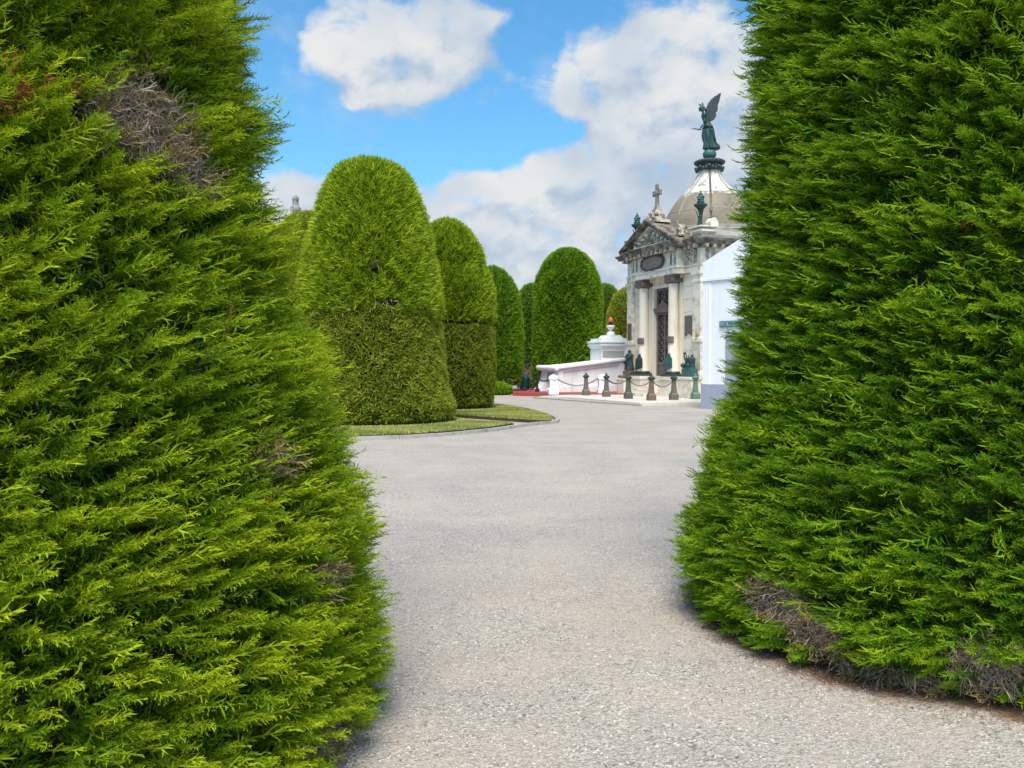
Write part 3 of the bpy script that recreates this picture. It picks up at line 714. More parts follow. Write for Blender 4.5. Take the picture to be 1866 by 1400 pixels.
# ------------------------------------------------------------------ domed mausoleum
CX, CY, RZ = 8.43, 37.0, radians(21.2)
mau = empty('mausoleum', (CX, CY, .11), RZ, 'ornate cream marble mausoleum with pediment, columns and a brown and white dome', 'mausoleum')
H0 = -.11        # local z = world z - .11
def Z(z): return z + H0
SC = 3.2; S1 = 6.4; DV = 6.0
mb = MB()
mb.box(-.10, DV, -.10, S1+.1, 0, Z(.78)); mb.box(-.16, DV+.06, -.16, S1+.16, Z(.783), Z(.90)); mb.box(-.08, DV, -.08, S1+.08, Z(.903), Z(1.06))
for s in (1.85, 4.55):
    mb.box(-.72, -.103, s-.48, s+.48, 0, Z(.90)); mb.box(-.78, -.163, s-.53, s+.53, Z(.903), Z(1.05))
mb.build('plinth', M['marble'], mau)
mb = MB()
for i in range(4): mb.box(-1.55 + i*.30, -.103, 2.36, 4.04, Z(.11) + i*.16 + .001, Z(.11) + (i+1)*.16)
mb.build('steps', M['marble_grey'], mau)
mb = MB()                                                     # walls with grooved courses
def coursed(x0, x1, y0, y1, z0, z1, n):
    h = (z1 - z0)/n
    for i in range(n):
        mb.box(x0, x1, y0, y1, z0 + i*h + .012, z0 + (i+1)*h - .012); mb.box(x0+.025, x1-.02, y0+.02, y1-.02, z0 + i*h - .011, z0 + i*h + .011)
coursed(0, .5, .52, 1.45, Z(1.06), Z(5.78), 8)
coursed(0, .5, 2.2, 2.42, Z(1.06), Z(5.78), 8); coursed(0, .5, 3.98, 4.2, Z(1.06), Z(5.78), 8)
coursed(0, .5, 4.95, 5.88, Z(1.06), Z(5.78), 8)
mb.box(.03, .5, 1.46, 2.19, Z(1.06), Z(5.78)); mb.box(.03, .5, 4.21, 4.94, Z(1.06), Z(5.78))
mb.box(.02, .48, 2.43, 3.97, Z(5.3), Z(5.78))
mb.box(.52, DV-.1, .06, S1-.06, Z(1.06), Z(5.78)); mb.box(-.06, .51, 2.30, 2.44, Z(.8), Z(5.3)); mb.box(-.06, .51, 3.96, 4.10, Z(.8), Z(5.3)); mb.box(-.06, .51, 2.30, 4.10, Z(5.301), Z(5.44))
for i in range(9):                                           # relief and joints on the side wall
    mb.box(.9, DV-.3, .035, .058, Z(1.2 + i*.5), Z(1.66 + i*.5))
mb.build('wall', M['marble'], mau)
def pier(x0, x1, y0, y1):
    mb = MB(); cx, cy, hx, hy = (x0+x1)/2, (y0+y1)/2, (x1-x0)/2, (y1-y0)/2
    mb.rects([(hx+.07, hy+.07, Z(1.06)), (hx+.07, hy+.07, Z(1.20)), (hx+.02, hy+.02, Z(1.28)), (hx, hy, Z(1.34)), (hx, hy, Z(2.60)), (hx+.06, hy+.06, Z(2.63)), (hx+.06, hy+.06, Z(2.80)), (hx, hy, Z(2.84)),
              (hx, hy, Z(5.25)), (hx+.03, hy+.03, Z(5.30)), (hx+.03, hy+.03, Z(5.40)), (hx, hy, Z(5.42)), (hx, hy, Z(5.55)), (hx+.07, hy+.07, Z(5.66)), (hx+.07, hy+.07, Z(5.775))], cx, cy)
    return mb.build('corner_pier', M['marble_grey'], mau)
pier(-.12, .4, -.12, .50); pier(-.12, .4, 5.90, 6.52); pier(5.6, 6.1, -.12, .50); pier(5.6, 6.1, 5.90, 6.52)
for s in (1.85, 4.55):                                        # engaged front columns
    mb = MB(); mb.lathe([(.29, Z(1.30)), (.245, Z(1.36)), (.245, Z(3.2)), (.225, Z(5.30)), (.235, Z(5.36))], -.27, s, 20)
    c = mb.build('column', M['marble'], mau, smooth=True)
    mb = MB(); mb.rects([(.42, .42, Z(1.051)), (.42, .42, Z(1.12)), (.36, .36, Z(1.13)), (.36, .36, Z(1.19))], -.30, s); mb.lathe([(.33, Z(1.191)), (.35, Z(1.24)), (.31, Z(1.299))], -.27, s, 16)
    mb.build('column_base', M['bronze_dark'], c)
    mb = MB(); mb.rects([(.21, .24, Z(5.361)), (.27, .30, Z(5.60)), (.31, .34, Z(5.68)), (.31, .34, Z(5.775))], -.27, s)
    for dy in (-.30, .30):
        mb.lathe([(.02, -.30), (.12, -.27), (.12, .27), (.02, .30)], 0, 0, 12); k = len(mb.v) - 48
        for q in range(k, len(mb.v)):
            x, y, z = mb.v[q]; mb.v[q] = (-.27 + z, s + dy + x, Z(5.52) + y)
    for q in range(10): mb.ball((-.50 + random.uniform(-.03, .03), s + random.uniform(-.22, .22), Z(random.uniform(5.4, 5.65))), .05, 6, 4)
    mb.build('capital', M['bronze_brown'], c, smooth=True)
    mb = MB(); mb.box(.029-.10, .029, s-.30, s+.30, Z(1.06), Z(5.40)); mb.rects([(.09, .33, Z(5.401)), (.13, .37, Z(5.6)), (.13, .37, Z(5.777))], -.005, s); mb.build('pilaster', M['marble'], mau)
# bronze door with lattice
door = empty('door', (0, 0, 0)); door.parent = mau
mb = MB(); mb.box(.20, .26, 2.46, 3.94, Z(.76), Z(5.28)); mb.build('door_back', M['glass_dark'], door)
mb = MB(); X0, X1 = .10, .195
for (a, b) in ((2.45, 2.60), (3.14, 3.26), (3.80, 3.95)): mb.box(X0, X1, a, b, Z(.75), Z(5.28))
for (a, b) in ((.752, .84), (1.60, 1.72), (4.02, 4.12), (5.18, 5.278)): mb.box(X0-.01, X1-.004, 2.602, 3.138, Z(a), Z(b)); mb.box(X0-.01, X1-.004, 3.262, 3.798, Z(a), Z(b))
mb.box(X0+.02, X1-.01, 2.603, 3.137, Z(.842), Z(1.598)); mb.box(X0+.02, X1-.01, 3.263, 3.797, Z(.842), Z(1.598))
mb.build('door_leaf', M['bronze_brown'], door)
mb = MB()
for (a, b) in ((2.6, 3.14), (3.26, 3.8)):
    for i in range(6):
        z0, z1 = Z(1.72 + i*.383), Z(1.72 + (i+1)*.383)
        mb.tube([(.13, a, z0), (.13, b, z1)], .022, 4); mb.tube([(.145, b, z0), (.145, a, z1)], .022, 4)
        mb.tube([(.115, a, z0), (.115, b, z0)], .018, 4); mb.tube([(.155, (a+b)/2, z0), (.155, (a+b)/2, z1)], .014, 4); mb.tube([(.16, a, (z0+z1)/2), (.16, b, (z0+z1)/2)], .012, 4)
mb.build('door_lattice', M['bollard'], door)
mb = MB()                                                    # little bronze cornice and urn across the middle of the opening
mb.rects([(.09, .74, Z(4.13)), (.13, .745, Z(4.19)), (.17, .75, Z(4.33)), (.10, .74, Z(4.34))], .06, SC)
mb.prism([(2.7, Z(4.341)), (3.7, Z(4.341)), (3.55, Z(4.50)), (3.35, Z(4.56)), (3.25, Z(4.72)), (3.15, Z(4.72)), (3.05, Z(4.56)), (2.85, Z(4.50))], 'x', -.04, .12)
mb.build('door_cornice', M['bronze_brown'], door)
mb = MB()
def ring(x, cy, cz, r, t, n=24):
    for i in range(n):
        a, b = 2*pi*i/n, 2*pi*(i+1)/n
        mb.tube([(x, cy + r*cos(a), cz + r*sin(a)), (x, cy + r*cos(b), cz + r*sin(b))], t, 4)
ring(.09, SC, Z(4.85), .30, .025); ring(.09, SC, Z(4.85), .10, .02, 12)
for i in range(8): a = pi*i/4; mb.tube([(.08, SC + .1*cos(a), Z(4.85) + .1*sin(a)), (.08, SC + .66*cos(a), Z(4.85) + .42*sin(a))], .018, 4)
mb.build('transom_lattice', M['bollard'], door)
# entablature
mb = MB()
mb.box(-.13, 6.13, -.13, S1+.13, Z(5.78), Z(6.10)); mb.box(-.17, 6.17, -.17, S1+.17, Z(6.04), Z(6.12))
mb.box(-.10, 6.1, -.10, S1+.10, Z(6.12), Z(6.90))
mb.box(-.56, -.132, 1.10, 5.30, Z(5.781), Z(6.102)); mb.box(-.60, -.172, 1.06, 5.34, Z(6.041), Z(6.121)); mb.box(-.54, -.102, 1.12, 5.28, Z(6.122), Z(6.901))
mb.build('frieze', M['marble_grey'], mau)
mb = MB()
for s in (1.30, 1.62, 4.78, 5.10):
    for k in range(3): mb.box(-.565, -.541, s + k*.05 - .06, s + k*.05 - .03, Z(6.2), Z(6.82))
for s in (.30, 5.9):
    for k in range(4): mb.box(-.125, -.101, s + k*.07 - .12, s + k*.07 - .08, Z(6.2), Z(6.82))
for v in (.15, .45, 5.4): 
    for k in range(3): mb.box(v + k*.07, v + k*.07 + .04, -.125, -.101, Z(6.2), Z(6.82))
def scroll_relief(x, yc, zc, w_, h_, n, sd):
    rd = random.Random(sd)
    for _ in range(n):
        y, z = yc + rd.uniform(-w_, w_), zc + rd.uniform(-h_, h_); r = rd.uniform(.03, .07)
        mb.ball((x, y, z), r, 7, 5, (.6, 1, 1))
scroll_relief(-.11, .75, Z(6.5), .3, .22, 20, 3); scroll_relief(-.11, 5.65, Z(6.5), .25, .22, 14, 4)
mb.build('frieze_relief', M['stone_ornament'], mau, smooth=True)['kind'] = 'stuff'
mb = MB()                                                    # modillions
for i in range(11): s = 1.2 + i*.4; mb.box(-.90, -.56, s-.10, s+.10, Z(6.80), Z(7.00))
for i in range(3): s = -.05 + i*.42; mb.box(-.44, -.12, s-.09, s+.09, Z(6.80), Z(7.00))
for i in range(3): s = 5.55 + i*.42; mb.box(-.44, -.12, s-.09, s+.09, Z(6.80), Z(7.00))
for i in range(14): v = .0 + i*.44; mb.box(v-.09, v+.09, -.44, -.12, Z(6.80), Z(7.00))
mb.build('modillion', M['stone_ornament'], mau)['kind'] = 'stuff'
mb = MB()
def cornice(x0, x1, y0, y1, z):
    P_ = []
    for o, dz in ((0, 0), (.10, .05), (.34, .07), (.36, .16), (.44, .22), (.47, .30), (.30, .34)):
        P_.append([(x0-o, y0-o, Z(z+dz)), (x1+o, y0-o, Z(z+dz)), (x1+o, y1+o, Z(z+dz)), (x0-o, y1+o, Z(z+dz))])
    mb.loft(P_)
cornice(-.12, 6.12, -.12, S1+.12, 6.90); cornice(-.56, .6, 1.13, 5.27, 6.915)
mb.build('cornice', M['stone_dirty'], mau)
# pediment
ped = empty('pediment', (0, 0, 0)); ped.parent = mau
ap = 8.42; e0, e1 = .66, 5.74
mb = MB(); mb.prism([(1.1, Z(7.24)), (5.3, Z(7.24)), (SC, Z(8.26))], 'x', -.62, .5); mb.build('tympanum', M['stone_ornament'], ped)
mb = MB()
for (ya, yb) in ((e0, SC), (e1, SC)):
    za, zb = Z(7.20), Z(ap)
    for (x0, dz0, dz1) in ((-1.05, .02, .10), (-1.0, -.08, .02), (-.84, -.20, -.08)):
        mb.loft([[(x0, ya, za+dz0), (.4, ya, za+dz0), (.4, ya, za+dz1), (x0, ya, za+dz1)], [(x0, yb, zb+dz0), (.4, yb, zb+dz0), (.4, yb, zb+dz1), (x0, yb, zb+dz1)]])
mb.build('raking_cornice', M['stone_dirty'], ped)
mb = MB()
for (ya, yb) in ((1.25, SC), (5.15, SC)):
    za, zb = Z(7.30), Z(8.14)
    mb.loft([[(-.80, ya, za), (-.60, ya, za), (-.60, ya, za+.13), (-.80, ya, za+.13)], [(-.80, yb, zb), (-.60, yb, zb), (-.60, yb, zb+.13), (-.80, yb, zb+.13)]])
for i in range(5):
    for sg in (-1, 1): y = SC + sg*(.35 + i*.36); z = Z(8.02 - (.35 + i*.36)*.43); mb.box(-.78, -.63, y-.07, y+.07, z-.10, z+.03)
mb.box(-.82, -.55, .95, 5.45, Z(7.235), Z(7.30)); mb.build('pediment_moulding', M['marble_grey'], ped)
mb = MB(); rd = random.Random(8)
mb.ball((-.64, SC, Z(7.62)), .22, 10, 7, (.45, 1, 1.15)); mb.ball((-.66, SC-.02, Z(7.86)), .10, 8, 6, (.6, 1, 1))
for i in range(60):
    y = rd.uniform(-1.35, 1.35); z = Z(7.36) + rd.random()*max(.05, .62 - abs(y)*.46); mb.ball((-.64, SC + y, z), rd.uniform(.04, .09), 7, 5, (.6, 1, 1))
mb.build('pediment_relief', M['stone_ornament'], ped, smooth=True)['kind'] = 'stuff'
# gabled roof behind the pediment, parapet roof, acroteria
mb = MB(); mb.prism([(e0+.25, Z(7.24)), (e1-.25, Z(7.24)), (SC, Z(8.36))], 'x', .41, 1.9)
mb.box(-.10, 6.1, -.1, S1+.1, Z(7.235), Z(7.42)); mb.loft([[(-.05, -.05, Z(7.42)), (6.05, -.05, Z(7.42)), (6.05, 6.45, Z(7.42)), (-.05, 6.45, Z(7.42))], [(.9, 1.2, Z(7.95)), (4.9, 1.2, Z(7.95)), (4.9, 5.2, Z(7.95)), (.9, 5.2, Z(7.95))]])
mb.build('roof', M['roof_grey'], mau)
def acroterion(x, y, z, s, sd):
    mb = MB(); rd = random.Random(sd); mb.rects([(.15*s, .24*s, z), (.15*s, .24*s, z+.08*s), (.11*s, .17*s, z+.12*s), (.10*s, .15*s, z+.34*s), (.05*s, .07*s, z+.50*s)], x, y)
    for _ in range(14): mb.ball((x + rd.uniform(-.12, .12)*s, y + rd.uniform(-.19, .19)*s, z + rd.uniform(.1, .45)*s), rd.uniform(.05, .09)*s, 7, 5)
    mb.build('acroterion', M['stone_ornament'], mau, smooth=True)
acroterion(-.62, 5.55, Z(7.42), 1.0, 1); acroterion(-.55, .95, Z(7.42), 1.1, 2); acroterion(.2, 1.75, Z(7.62), 1.0, 5)
# corner attic blocks
for (x, y) in ((.25, .25), (.25, 6.15), (5.8, .25), (5.8, 6.15)):
    mb = MB(); zt = 7.78 if y < 1 else 7.86
    mb.box(x-.42, x+.42, y-.42, y+.42, Z(7.42), Z(zt-.07), .12); mb.box(x-.47, x+.47, y-.47, y+.47, Z(zt-.068), Z(zt), .02)
    if y < 1: mb.prism([(x+.34, Z(zt)), (x+.74, Z(zt)), (x+.74, Z(zt+.25)), (x+.64, Z(zt+.42)), (x+.54, Z(zt+.46)), (x+.44, Z(zt+.42)), (x+.34, Z(zt+.25))], 'y', y-.1, y+.35)
    mb.build('attic_block', M['marble_grey'], mau)
# dome
DX, DY = 2.6, 3.2
dome_o = empty('dome', (0, 0, 0)); dome_o.parent = mau
mb = MB(); mb.lathe([(2.42, 7.6), (2.42, 7.95), (2.34, 8.0), (2.34, 8.12), (2.22, 8.16)], 0, 0, 40); mb.build('drum', M['roof_grey'], dome_o, smooth=True, loc=(DX, DY, H0))
prof = [(2.2, 8.15), (2.17, 8.45), (2.08, 8.78), (1.93, 9.12), (1.72, 9.46), (1.46, 9.80), (1.20, 10.08), (.96, 10.32), (.78, 10.52), (.65, 10.72), (.56, 10.92), (.51, 11.12), (.50, 11.5)]
mb = MB(); mb.lathe(prof, 0, 0, 48); mb.build('dome_shell', M['dome'], dome_o, smooth=True, loc=(DX, DY, H0))
ribm = M['bronze_dark']
for k in range(8):
    a = radians(-21.2 - 90 - 11 + 45*k); mb = MB(); mb.tube([((r - .01)*cos(a), (r - .01)*sin(a), z) for r, z in prof], [(.07 if z < 9 else .05) if k == 0 else .04 for r, z in prof], 6)
    mb.build('dome_rib', ribm if k == 0 else M['roof_grey'], dome_o, loc=(DX, DY, H0))
for zz in (8.98, 9.84):
    r = np.interp(zz, [p[1] for p in prof], [p[0] for p in prof]); mb = MB(); mb.lathe([(r-.05, zz-.03), (r+.025, zz-.025), (r+.01, zz+.02), (r-.05, zz+.03)], 0, 0, 48); mb.build('dome_band', M['roof_grey'], dome_o, smooth=True, loc=(DX, DY, H0))
mb = MB(); mb.lathe([(.52, 11.08), (.66, 11.16), (.56, 11.24), (.55, 11.38), (.72, 11.44), (.76, 11.52), (.68, 11.60), (.40, 11.64), (.36, 11.66)], 0, 0, 32, mod=lambda a, z: 1 + .03*sin(a*16))
for i in range(26):
    a = 2*pi*i/26; mb.ball((.66*cos(a), .66*sin(a), 11.20 + .05*sin(a*8)), .075, 7, 5); mb.ball((.70*cos(a+.1), .70*sin(a+.1), 11.52), .065, 7, 5)
mb.build('wreath_ring', M['bronze_dark'], dome_o, smooth=True, loc=(DX, DY, H0))
for k in range(8):
    a0 = radians(45*k - 8); mb = MB(); mb.loft([[(.585*cos(a0 + t), .585*sin(a0 + t), 11.26) for t in (0, .2, .4)] + [(.57*cos(a0 + t), .57*sin(a0 + t), 11.26) for t in (.4, .2, 0)], [(.585*cos(a0 + t), .585*sin(a0 + t), 11.39) for t in (0, .2, .4)] + [(.57*cos(a0 + t), .57*sin(a0 + t), 11.39) for t in (.4, .2, 0)]])
    mb.build('ring_panel', M['bronze_teal'], dome_o, loc=(DX, DY, H0))
# plaques on the facade
mb = MB(); mb.prism([(SC + 1.0*cos(a)*(1 if abs(sin(a)) < .9 else .96), Z(6.48) + .31*(abs(sin(a))**.7)*(1 if sin(a) > 0 else -1)) for a in np.linspace(0, 2*pi, 28, endpoint=False)], 'x', -.62, -.545)
car = mb.build('cartouche_plaque', M['cartouche'], mau)
mb = MB(); rd = random.Random(4)
for i in range(44): a = 2*pi*i/44; mb.ball((-.63, SC + 1.0*cos(a), Z(6.48) + .32*(abs(sin(a))**.7)*(1 if sin(a) > 0 else -1)), rd.uniform(.045, .085), 7, 5)
mb.ball((-.63, SC, Z(6.84)), .11, 8, 6); mb.build('cartouche_frame', M['bronze_dark'], car, smooth=True)
def plaque(y, z0, z1, hw, m, x=-.122, name='plaque', rows=0, notch=False):
    mb = MB()
    if notch: mb.prism([(y-hw, Z(z0)), (y-hw*.5, Z(z0)), (y-hw*.4, Z(z0+.08)), (y+hw*.4, Z(z0+.08)), (y+hw*.5, Z(z0)), (y+hw, Z(z0)), (y+hw, Z(z1)), (y-hw, Z(z1))], 'x', x-.035, x)
    else: mb.box(x-.035, x, y-hw, y+hw, Z(z0), Z(z1), .008)
    for i in range(rows):
        zz = z0 + (z1-z0)*(i+1)/(rows+1); mb.box(x-.045, x-.034, y-hw*.75, y+hw*.75, Z(zz-.018), Z(zz+.018))
    return mb.build(name, m, mau)
plaque(.95, 2.93, 3.85, .33, M['bronze_brown'], x=-.002, name='wall_plaque', rows=7, notch=True); plaque(6.21, 2.86, 3.72, .19, M['bronze_brown'], name='wall_plaque', rows=6)
for s in (1.85, 4.55):
    mb = MB(); mb.loft([[(-.27 + r*cos(a), s + r*sin(a), z) for a in np.linspace(pi-1.1, pi+1.1, 9)] + [(-.27 + (r-.04)*cos(a), s + (r-.04)*sin(a), z) for a in np.linspace(pi+1.1, pi-1.1, 9)] for r, z in ((.29, Z(2.62)), (.31, Z(2.64)), (.31, Z(2.90)), (.29, Z(2.92)))])
    mb.build('column_band_plaque', M['bronze_brown'], mau, smooth=True)
    mb = MB(); mb.prism([(s-.33, Z(1.46)), (s-.18, Z(1.43)), (s+.1, Z(1.38)), (s+.33, Z(1.32)), (s+.28, Z(1.90)), (s+.12, Z(1.93)), (s+.05, Z(2.08)), (s-.12, Z(2.14)), (s-.20, Z(1.96)), (s-.32, Z(1.90))], 'x', -.57, -.522)
    rd = random.Random(int(s*10))
    for _ in range(26): mb.ball((-.575, s + rd.uniform(-.25, .23), Z(rd.uniform(1.5, 1.9))), rd.uniform(.03, .07), 7, 5, (.6, 1, 1))
    mb.build('relief_plaque', M['bronze_green'] if s > 3 else M['bronze_teal'], mau, smooth=True)
mb = MB()
for q in range(16): a = q*.9; mb.ball((-.15, .12 + .05*cos(a), Z(2.72 + q*.022)), .045, 6, 4)
mb.build('gilt_ornament', surface('gilded_bronze', (.45, .28, .08), .3, 8, .4, metal=.4), mau, smooth=True)

def M2W(v, s, z=0):
    c, sn = cos(RZ), sin(RZ); return (CX + v*c - s*sn, CY + v*sn + s*c, z)

# ------------------------------------------------------------------ bronze torches, stone cross, angel
def torch(v, s, z, sc_, label):
    t = empty('bronze_torch', M2W(v, s, z), RZ, label, 'torch', 'bronze torches on the mausoleum roof corners'); k = sc_
    mb = MB(); mb.lathe([(.20*k, 0), (.20*k, .04*k), (.10*k, .08*k), (.07*k, .35*k), (.11*k, .45*k), (.07*k, .52*k), (.13*k, .75*k), (.16*k, .8*k)], n=14)
    for i in range(3):
        a = i*2*pi/3 + .4; mb.tube([(.17*k*cos(a), .17*k*sin(a), .0), (.10*k*cos(a), .10*k*sin(a), .25*k), (.13*k*cos(a), .13*k*sin(a), .5*k), (.24*k*cos(a), .24*k*sin(a), .78*k)], .022*k, 6)
    mb.build('stand', M['bronze_green'], t, smooth=True)
    mb = MB(); mb.lathe([(.13*k, .80*k), (.24*k, .90*k), (.32*k, .97*k), (.33*k, 1.03*k), (.25*k, 1.05*k), (.17*k, 1.10*k), (.19*k, 1.14*k), (.15*k, 1.20*k)], n=16); mb.build('bowl', M['bronze_green'], t, smooth=True)
    mb = MB(); mb.lathe([(.13*k, 1.20*k), (.18*k, 1.27*k), (.13*k, 1.33*k), (.17*k, 1.39*k), (.11*k, 1.46*k), (.12*k, 1.52*k), (.05*k, 1.60*k), (.02*k, 1.70*k)], n=12, mod=lambda a, zz: 1 + .22*sin(2*a + zz*22)); mb.build('flame', M['bronze_teal'], t, smooth=True)
torch(-.02, .05, 7.78, .92, 'green bronze flaming torch on the white corner block in front of the dome')
torch(.25, 6.15, 7.86, .92, 'green bronze flaming torch partly behind the left side of the pediment')
cr_ = empty('stone_cross', M2W(-.35, SC, 8.5), RZ, 'weathered stone cross on a scrolled base at the pediment apex', 'cross')
mb = MB(); mb.rects([(.42, .55, -.14), (.42, .50, .0), (.32, .40, .02), (.32, .38, .14), (.25, .30, .16), (.25, .28, .28), (.19, .22, .30), (.17, .19, .50), (.10, .12, .66)]); rd = random.Random(2)
for _ in range(30): mb.ball((-.33 + rd.uniform(-.1, .2), rd.uniform(-.4, .4), rd.uniform(-.1, .35)), rd.uniform(.06, .11), 7, 5)
mb.build('base', M['stone_ornament'], cr_, smooth=True)
mb = MB(); mb.rects([(.10, .13, .60), (.075, .085, .70), (.07, .075, 1.0)]); mb.box(-.06, .06, -.08, .08, .98, 1.62); mb.box(-.062, .058, -.30, .30, 1.24, 1.40)
for y, z in ((-.28, 1.32), (.28, 1.32), (0, 1.62)):
    for dy, dz in ((0, 0), (.05, .06), (-.05, .06), (.05, -.06), (-.05, -.06)): mb.ball((0, y+dy*(1 if abs(y) < .1 else .6), z+dz), .085, 8, 6, (.8, 1, 1))
mb.ball((0, 0, 1.32), .14, 10, 6, (.8, 1, 1)); mb.build('cross', surface('dark_lichened_stone', (.25, .22, .18), .3, 6, .9, (.08, .07, .06), .8, 4, .5), cr_, smooth=True)

def angel():
    ax, ay, az_ = M2W(DX, DY, 0)
    g = empty('angel_statue', (ax, ay, 11.655), radians(5), 'green bronze winged angel statue leaning forward on a globe at the top of the dome', 'statue')
    mb = MB(); mb.ball((0, 0, .26), .33, 18, 12, (1, 1, .86)); gl = mb.build('globe', M['bronze_teal'], g, smooth=True)
    # one continuous body: robe, torso, neck, head. sections: (x, z, half x, half y, fold depth)
    secs = [(.05,.50,.30,.26,.10), (.06,.56,.36,.30,.16), (.05,.68,.33,.28,.18), (.00,.85,.29,.27,.16), (-.06,1.05,.29,.27,.14), (-.09,1.25,.29,.27,.13), (-.08,1.45,.27,.26,.12),
            (-.09,1.62,.225,.235,.10), (-.12,1.76,.17,.19,.04), (-.15,1.86,.165,.19,.02), (-.19,2.00,.185,.22,.01), (-.24,2.13,.18,.245,.0), (-.285,2.22,.12,.20,0), (-.32,2.28,.068,.085,0), (-.35,2.33,.058,.06,0),
            (-.385,2.37,.085,.075,0), (-.415,2.43,.118,.098,0), (-.425,2.50,.125,.105,0), (-.42,2.57,.105,.09,0), (-.41,2.62,.05,.05,0)]
    mb = MB(); rings = []; n = 40
    for (x, z, hx, hy, f) in secs:
        rr = []
        for j in range(n):
            a = 2*pi*j/n; q = 1 + f*(sin(7*a + z*2.2)*.6 + .5*sin(12*a - z*3)); xx = x + hx*q*cos(a)
            if z < .7 and cos(a) > .3: xx += .10
            rr.append((xx, hy*q*sin(a), z))
        rings.append(rr)
    mb.loft(rings); b = mb.build('body', M['bronze_green'], g, smooth=True)
    mb = MB(); mb.ball((-.54, 0, 2.485), .035, 8, 6, (1, .7, 1)); mb.ball((-.53, 0, 2.42), .03, 8, 6, (1, 1.3, .6)); mb.ball((-.515, 0, 2.375), .035, 8, 6)
    for sg in (-1, 1): mb.ball((-.52, sg*.04, 2.52), .02, 6, 5)
    mb.build('face', M['bronze_green'], b, smooth=True)
    mb = MB()                                                # wavy swept hair with a top knot
    mb.ball((-.385, 0, 2.55), .125, 14, 9, (1.05, .95, .85)); mb.ball((-.33, 0, 2.46), .09, 10, 8, (1, .95, 1.2)); mb.tube([(-.44, 0, 2.65), (-.52, 0, 2.69), (-.57, 0, 2.64)], [.04, .035, .015], 8)
    mb.tube([(-.36, 0, 2.62), (-.35, .0, 2.72), (-.385, 0, 2.80)], [.05, .035, .012], 8); mb.build('hair', M['bronze_teal'], b, smooth=True)
    mb = MB()                                                # arms
    mb.tube([(-.26, -.22, 2.15), (-.34, -.27, 1.95), (-.36, -.28, 1.78), (-.46, -.26, 1.58), (-.53, -.22, 1.46)], [.065, .055, .05, .042, .03], 10); mb.ball((-.56, -.21, 1.42), .045, 8, 6, (1.2, .8, .9))
    for q in range(4): mb.tube([(-.57 - .012*q, -.225 + q*.014, 1.42), (-.60 - .012*q, -.22 + q*.014, 1.39), (-.585 - .012*q, -.21 + q*.014, 1.37)], [.012, .011, .008], 5)
    mb.build('arm', M['bronze_green'], b, smooth=True)
    mb = MB(); mb.tube([(-.22, .22, 2.15), (-.06, .27, 2.14), (-.05, .24, 2.28), (-.20, .16, 2.55), (-.33, .10, 2.70)], [.065, .055, .05, .04, .03], 10); mb.ball((-.35, .09, 2.73), .042, 8, 6)
    mb.build('arm', M['bronze_green'], b, smooth=True)
    mb = MB(); mb.tube([(-.98, -.20, 1.44), (-.56, -.21, 1.405), (-.2, -.24, 1.38)], [.012, .018, .018], 6); mb.tube([(-.95, -.20, 1.44), (-.80, -.2, 1.455), (-.62, -.21, 1.43)], [.008, .02, .008], 5); mb.build('palm_branch', M['bronze_dark'], g)
    mb = MB()                                                # sash across the hips and loose drape behind
    mb.tube([(-.38, -.05, 1.50), (-.24, -.27, 1.60), (.02, -.26, 1.58), (.13, -.10, 1.42), (.20, -.05, 1.1), (.24, -.03, .78)], [.03, .045, .05, .07, .08, .07], 8)
    mb.tube([(-.1, -.26, 1.55), (.06, -.28, 1.25), (.18, -.27, .95), (.26, -.24, .70)], [.03, .045, .05, .03], 8); mb.build('drapery', M['bronze_green'], b, smooth=True)
    W_ = [(-.02, 2.30), (-.05, 2.55), (.05, 2.80), (.22, 3.02), (.40, 3.18), (.52, 3.20), (.47, 3.02), (.43, 2.80), (.36, 2.62), (.38, 2.46), (.34, 2.32), (.28, 2.27), (.31, 2.12), (.20, 1.93), (.08, 1.88), (-.10, 2.02)]
    for sg, dx in ((-1, 0), (1, -.07)):
        mb = MB(); A_ = []; B_ = []
        for (x, z) in W_:
            y = sg*(.07 + .10*(z - 1.9)); A_.append((x+dx-.02, y - .025, z)); B_.append((x+dx-.02, y + .025, z))
        mb.loft([A_, B_])
        for i in range(7):                                   # feather ridges
            t = i/7; zx = .30 + .17*t*(1 if t < .5 else 1) - .1*(1-t); z1 = 2.0 + .95*t
            mb.tube([(.02 + dx + .24*t, sg*(.07 + .10*(z1 - 1.9)), z1 + .06), (.16 + .24*t + dx, sg*(.07 + .10*(z1 - 1.9)), z1 - .02)], [.03, .026], 6)
        mb.build('wing', M['bronze_dark'], g, smooth=False)
angel()

# ------------------------------------------------------------------ bronze figures at the foot of the mausoleum
def figure_rings(mb, cx, cy, z0, h, w_, lean=0, hood=True, folds=6, ph=0):
    P_ = [(1.0,0), (1.05,.06), (.92,.2), (.85,.4), (.88,.55), (1.0,.68), (.98,.76), (.62,.83), (.36,.86), (.40,.90), (.44,.95), (.30,1.0)] if hood else [(.95,0), (.9,.2), (.8,.4), (.7,.55), (.85,.7), (.9,.78), (.5,.83), (.22,.855), (.30,.9), (.34,.94), (.22,1.0)]
    rings = []
    for r, t in P_:
        rr = []
        for j in range(20):
            a = 2*pi*j/20; q = 1 + (.10*sin(folds*a + ph + t*4) if t < .8 else 0); rr.append((cx + r*w_*.75*q*cos(a) - lean*t, cy + r*w_*q*sin(a), z0 + t*h))
        rings.append(rr)
    mb.loft(rings)
hf = empty('hooded_figure_statue', M2W(-.50, 5.50, 1.06), RZ, 'bronze hooded mourning figure at the left end of the facade, on a rusty base', 'statue'); hf.scale = (.82, .82, .80)
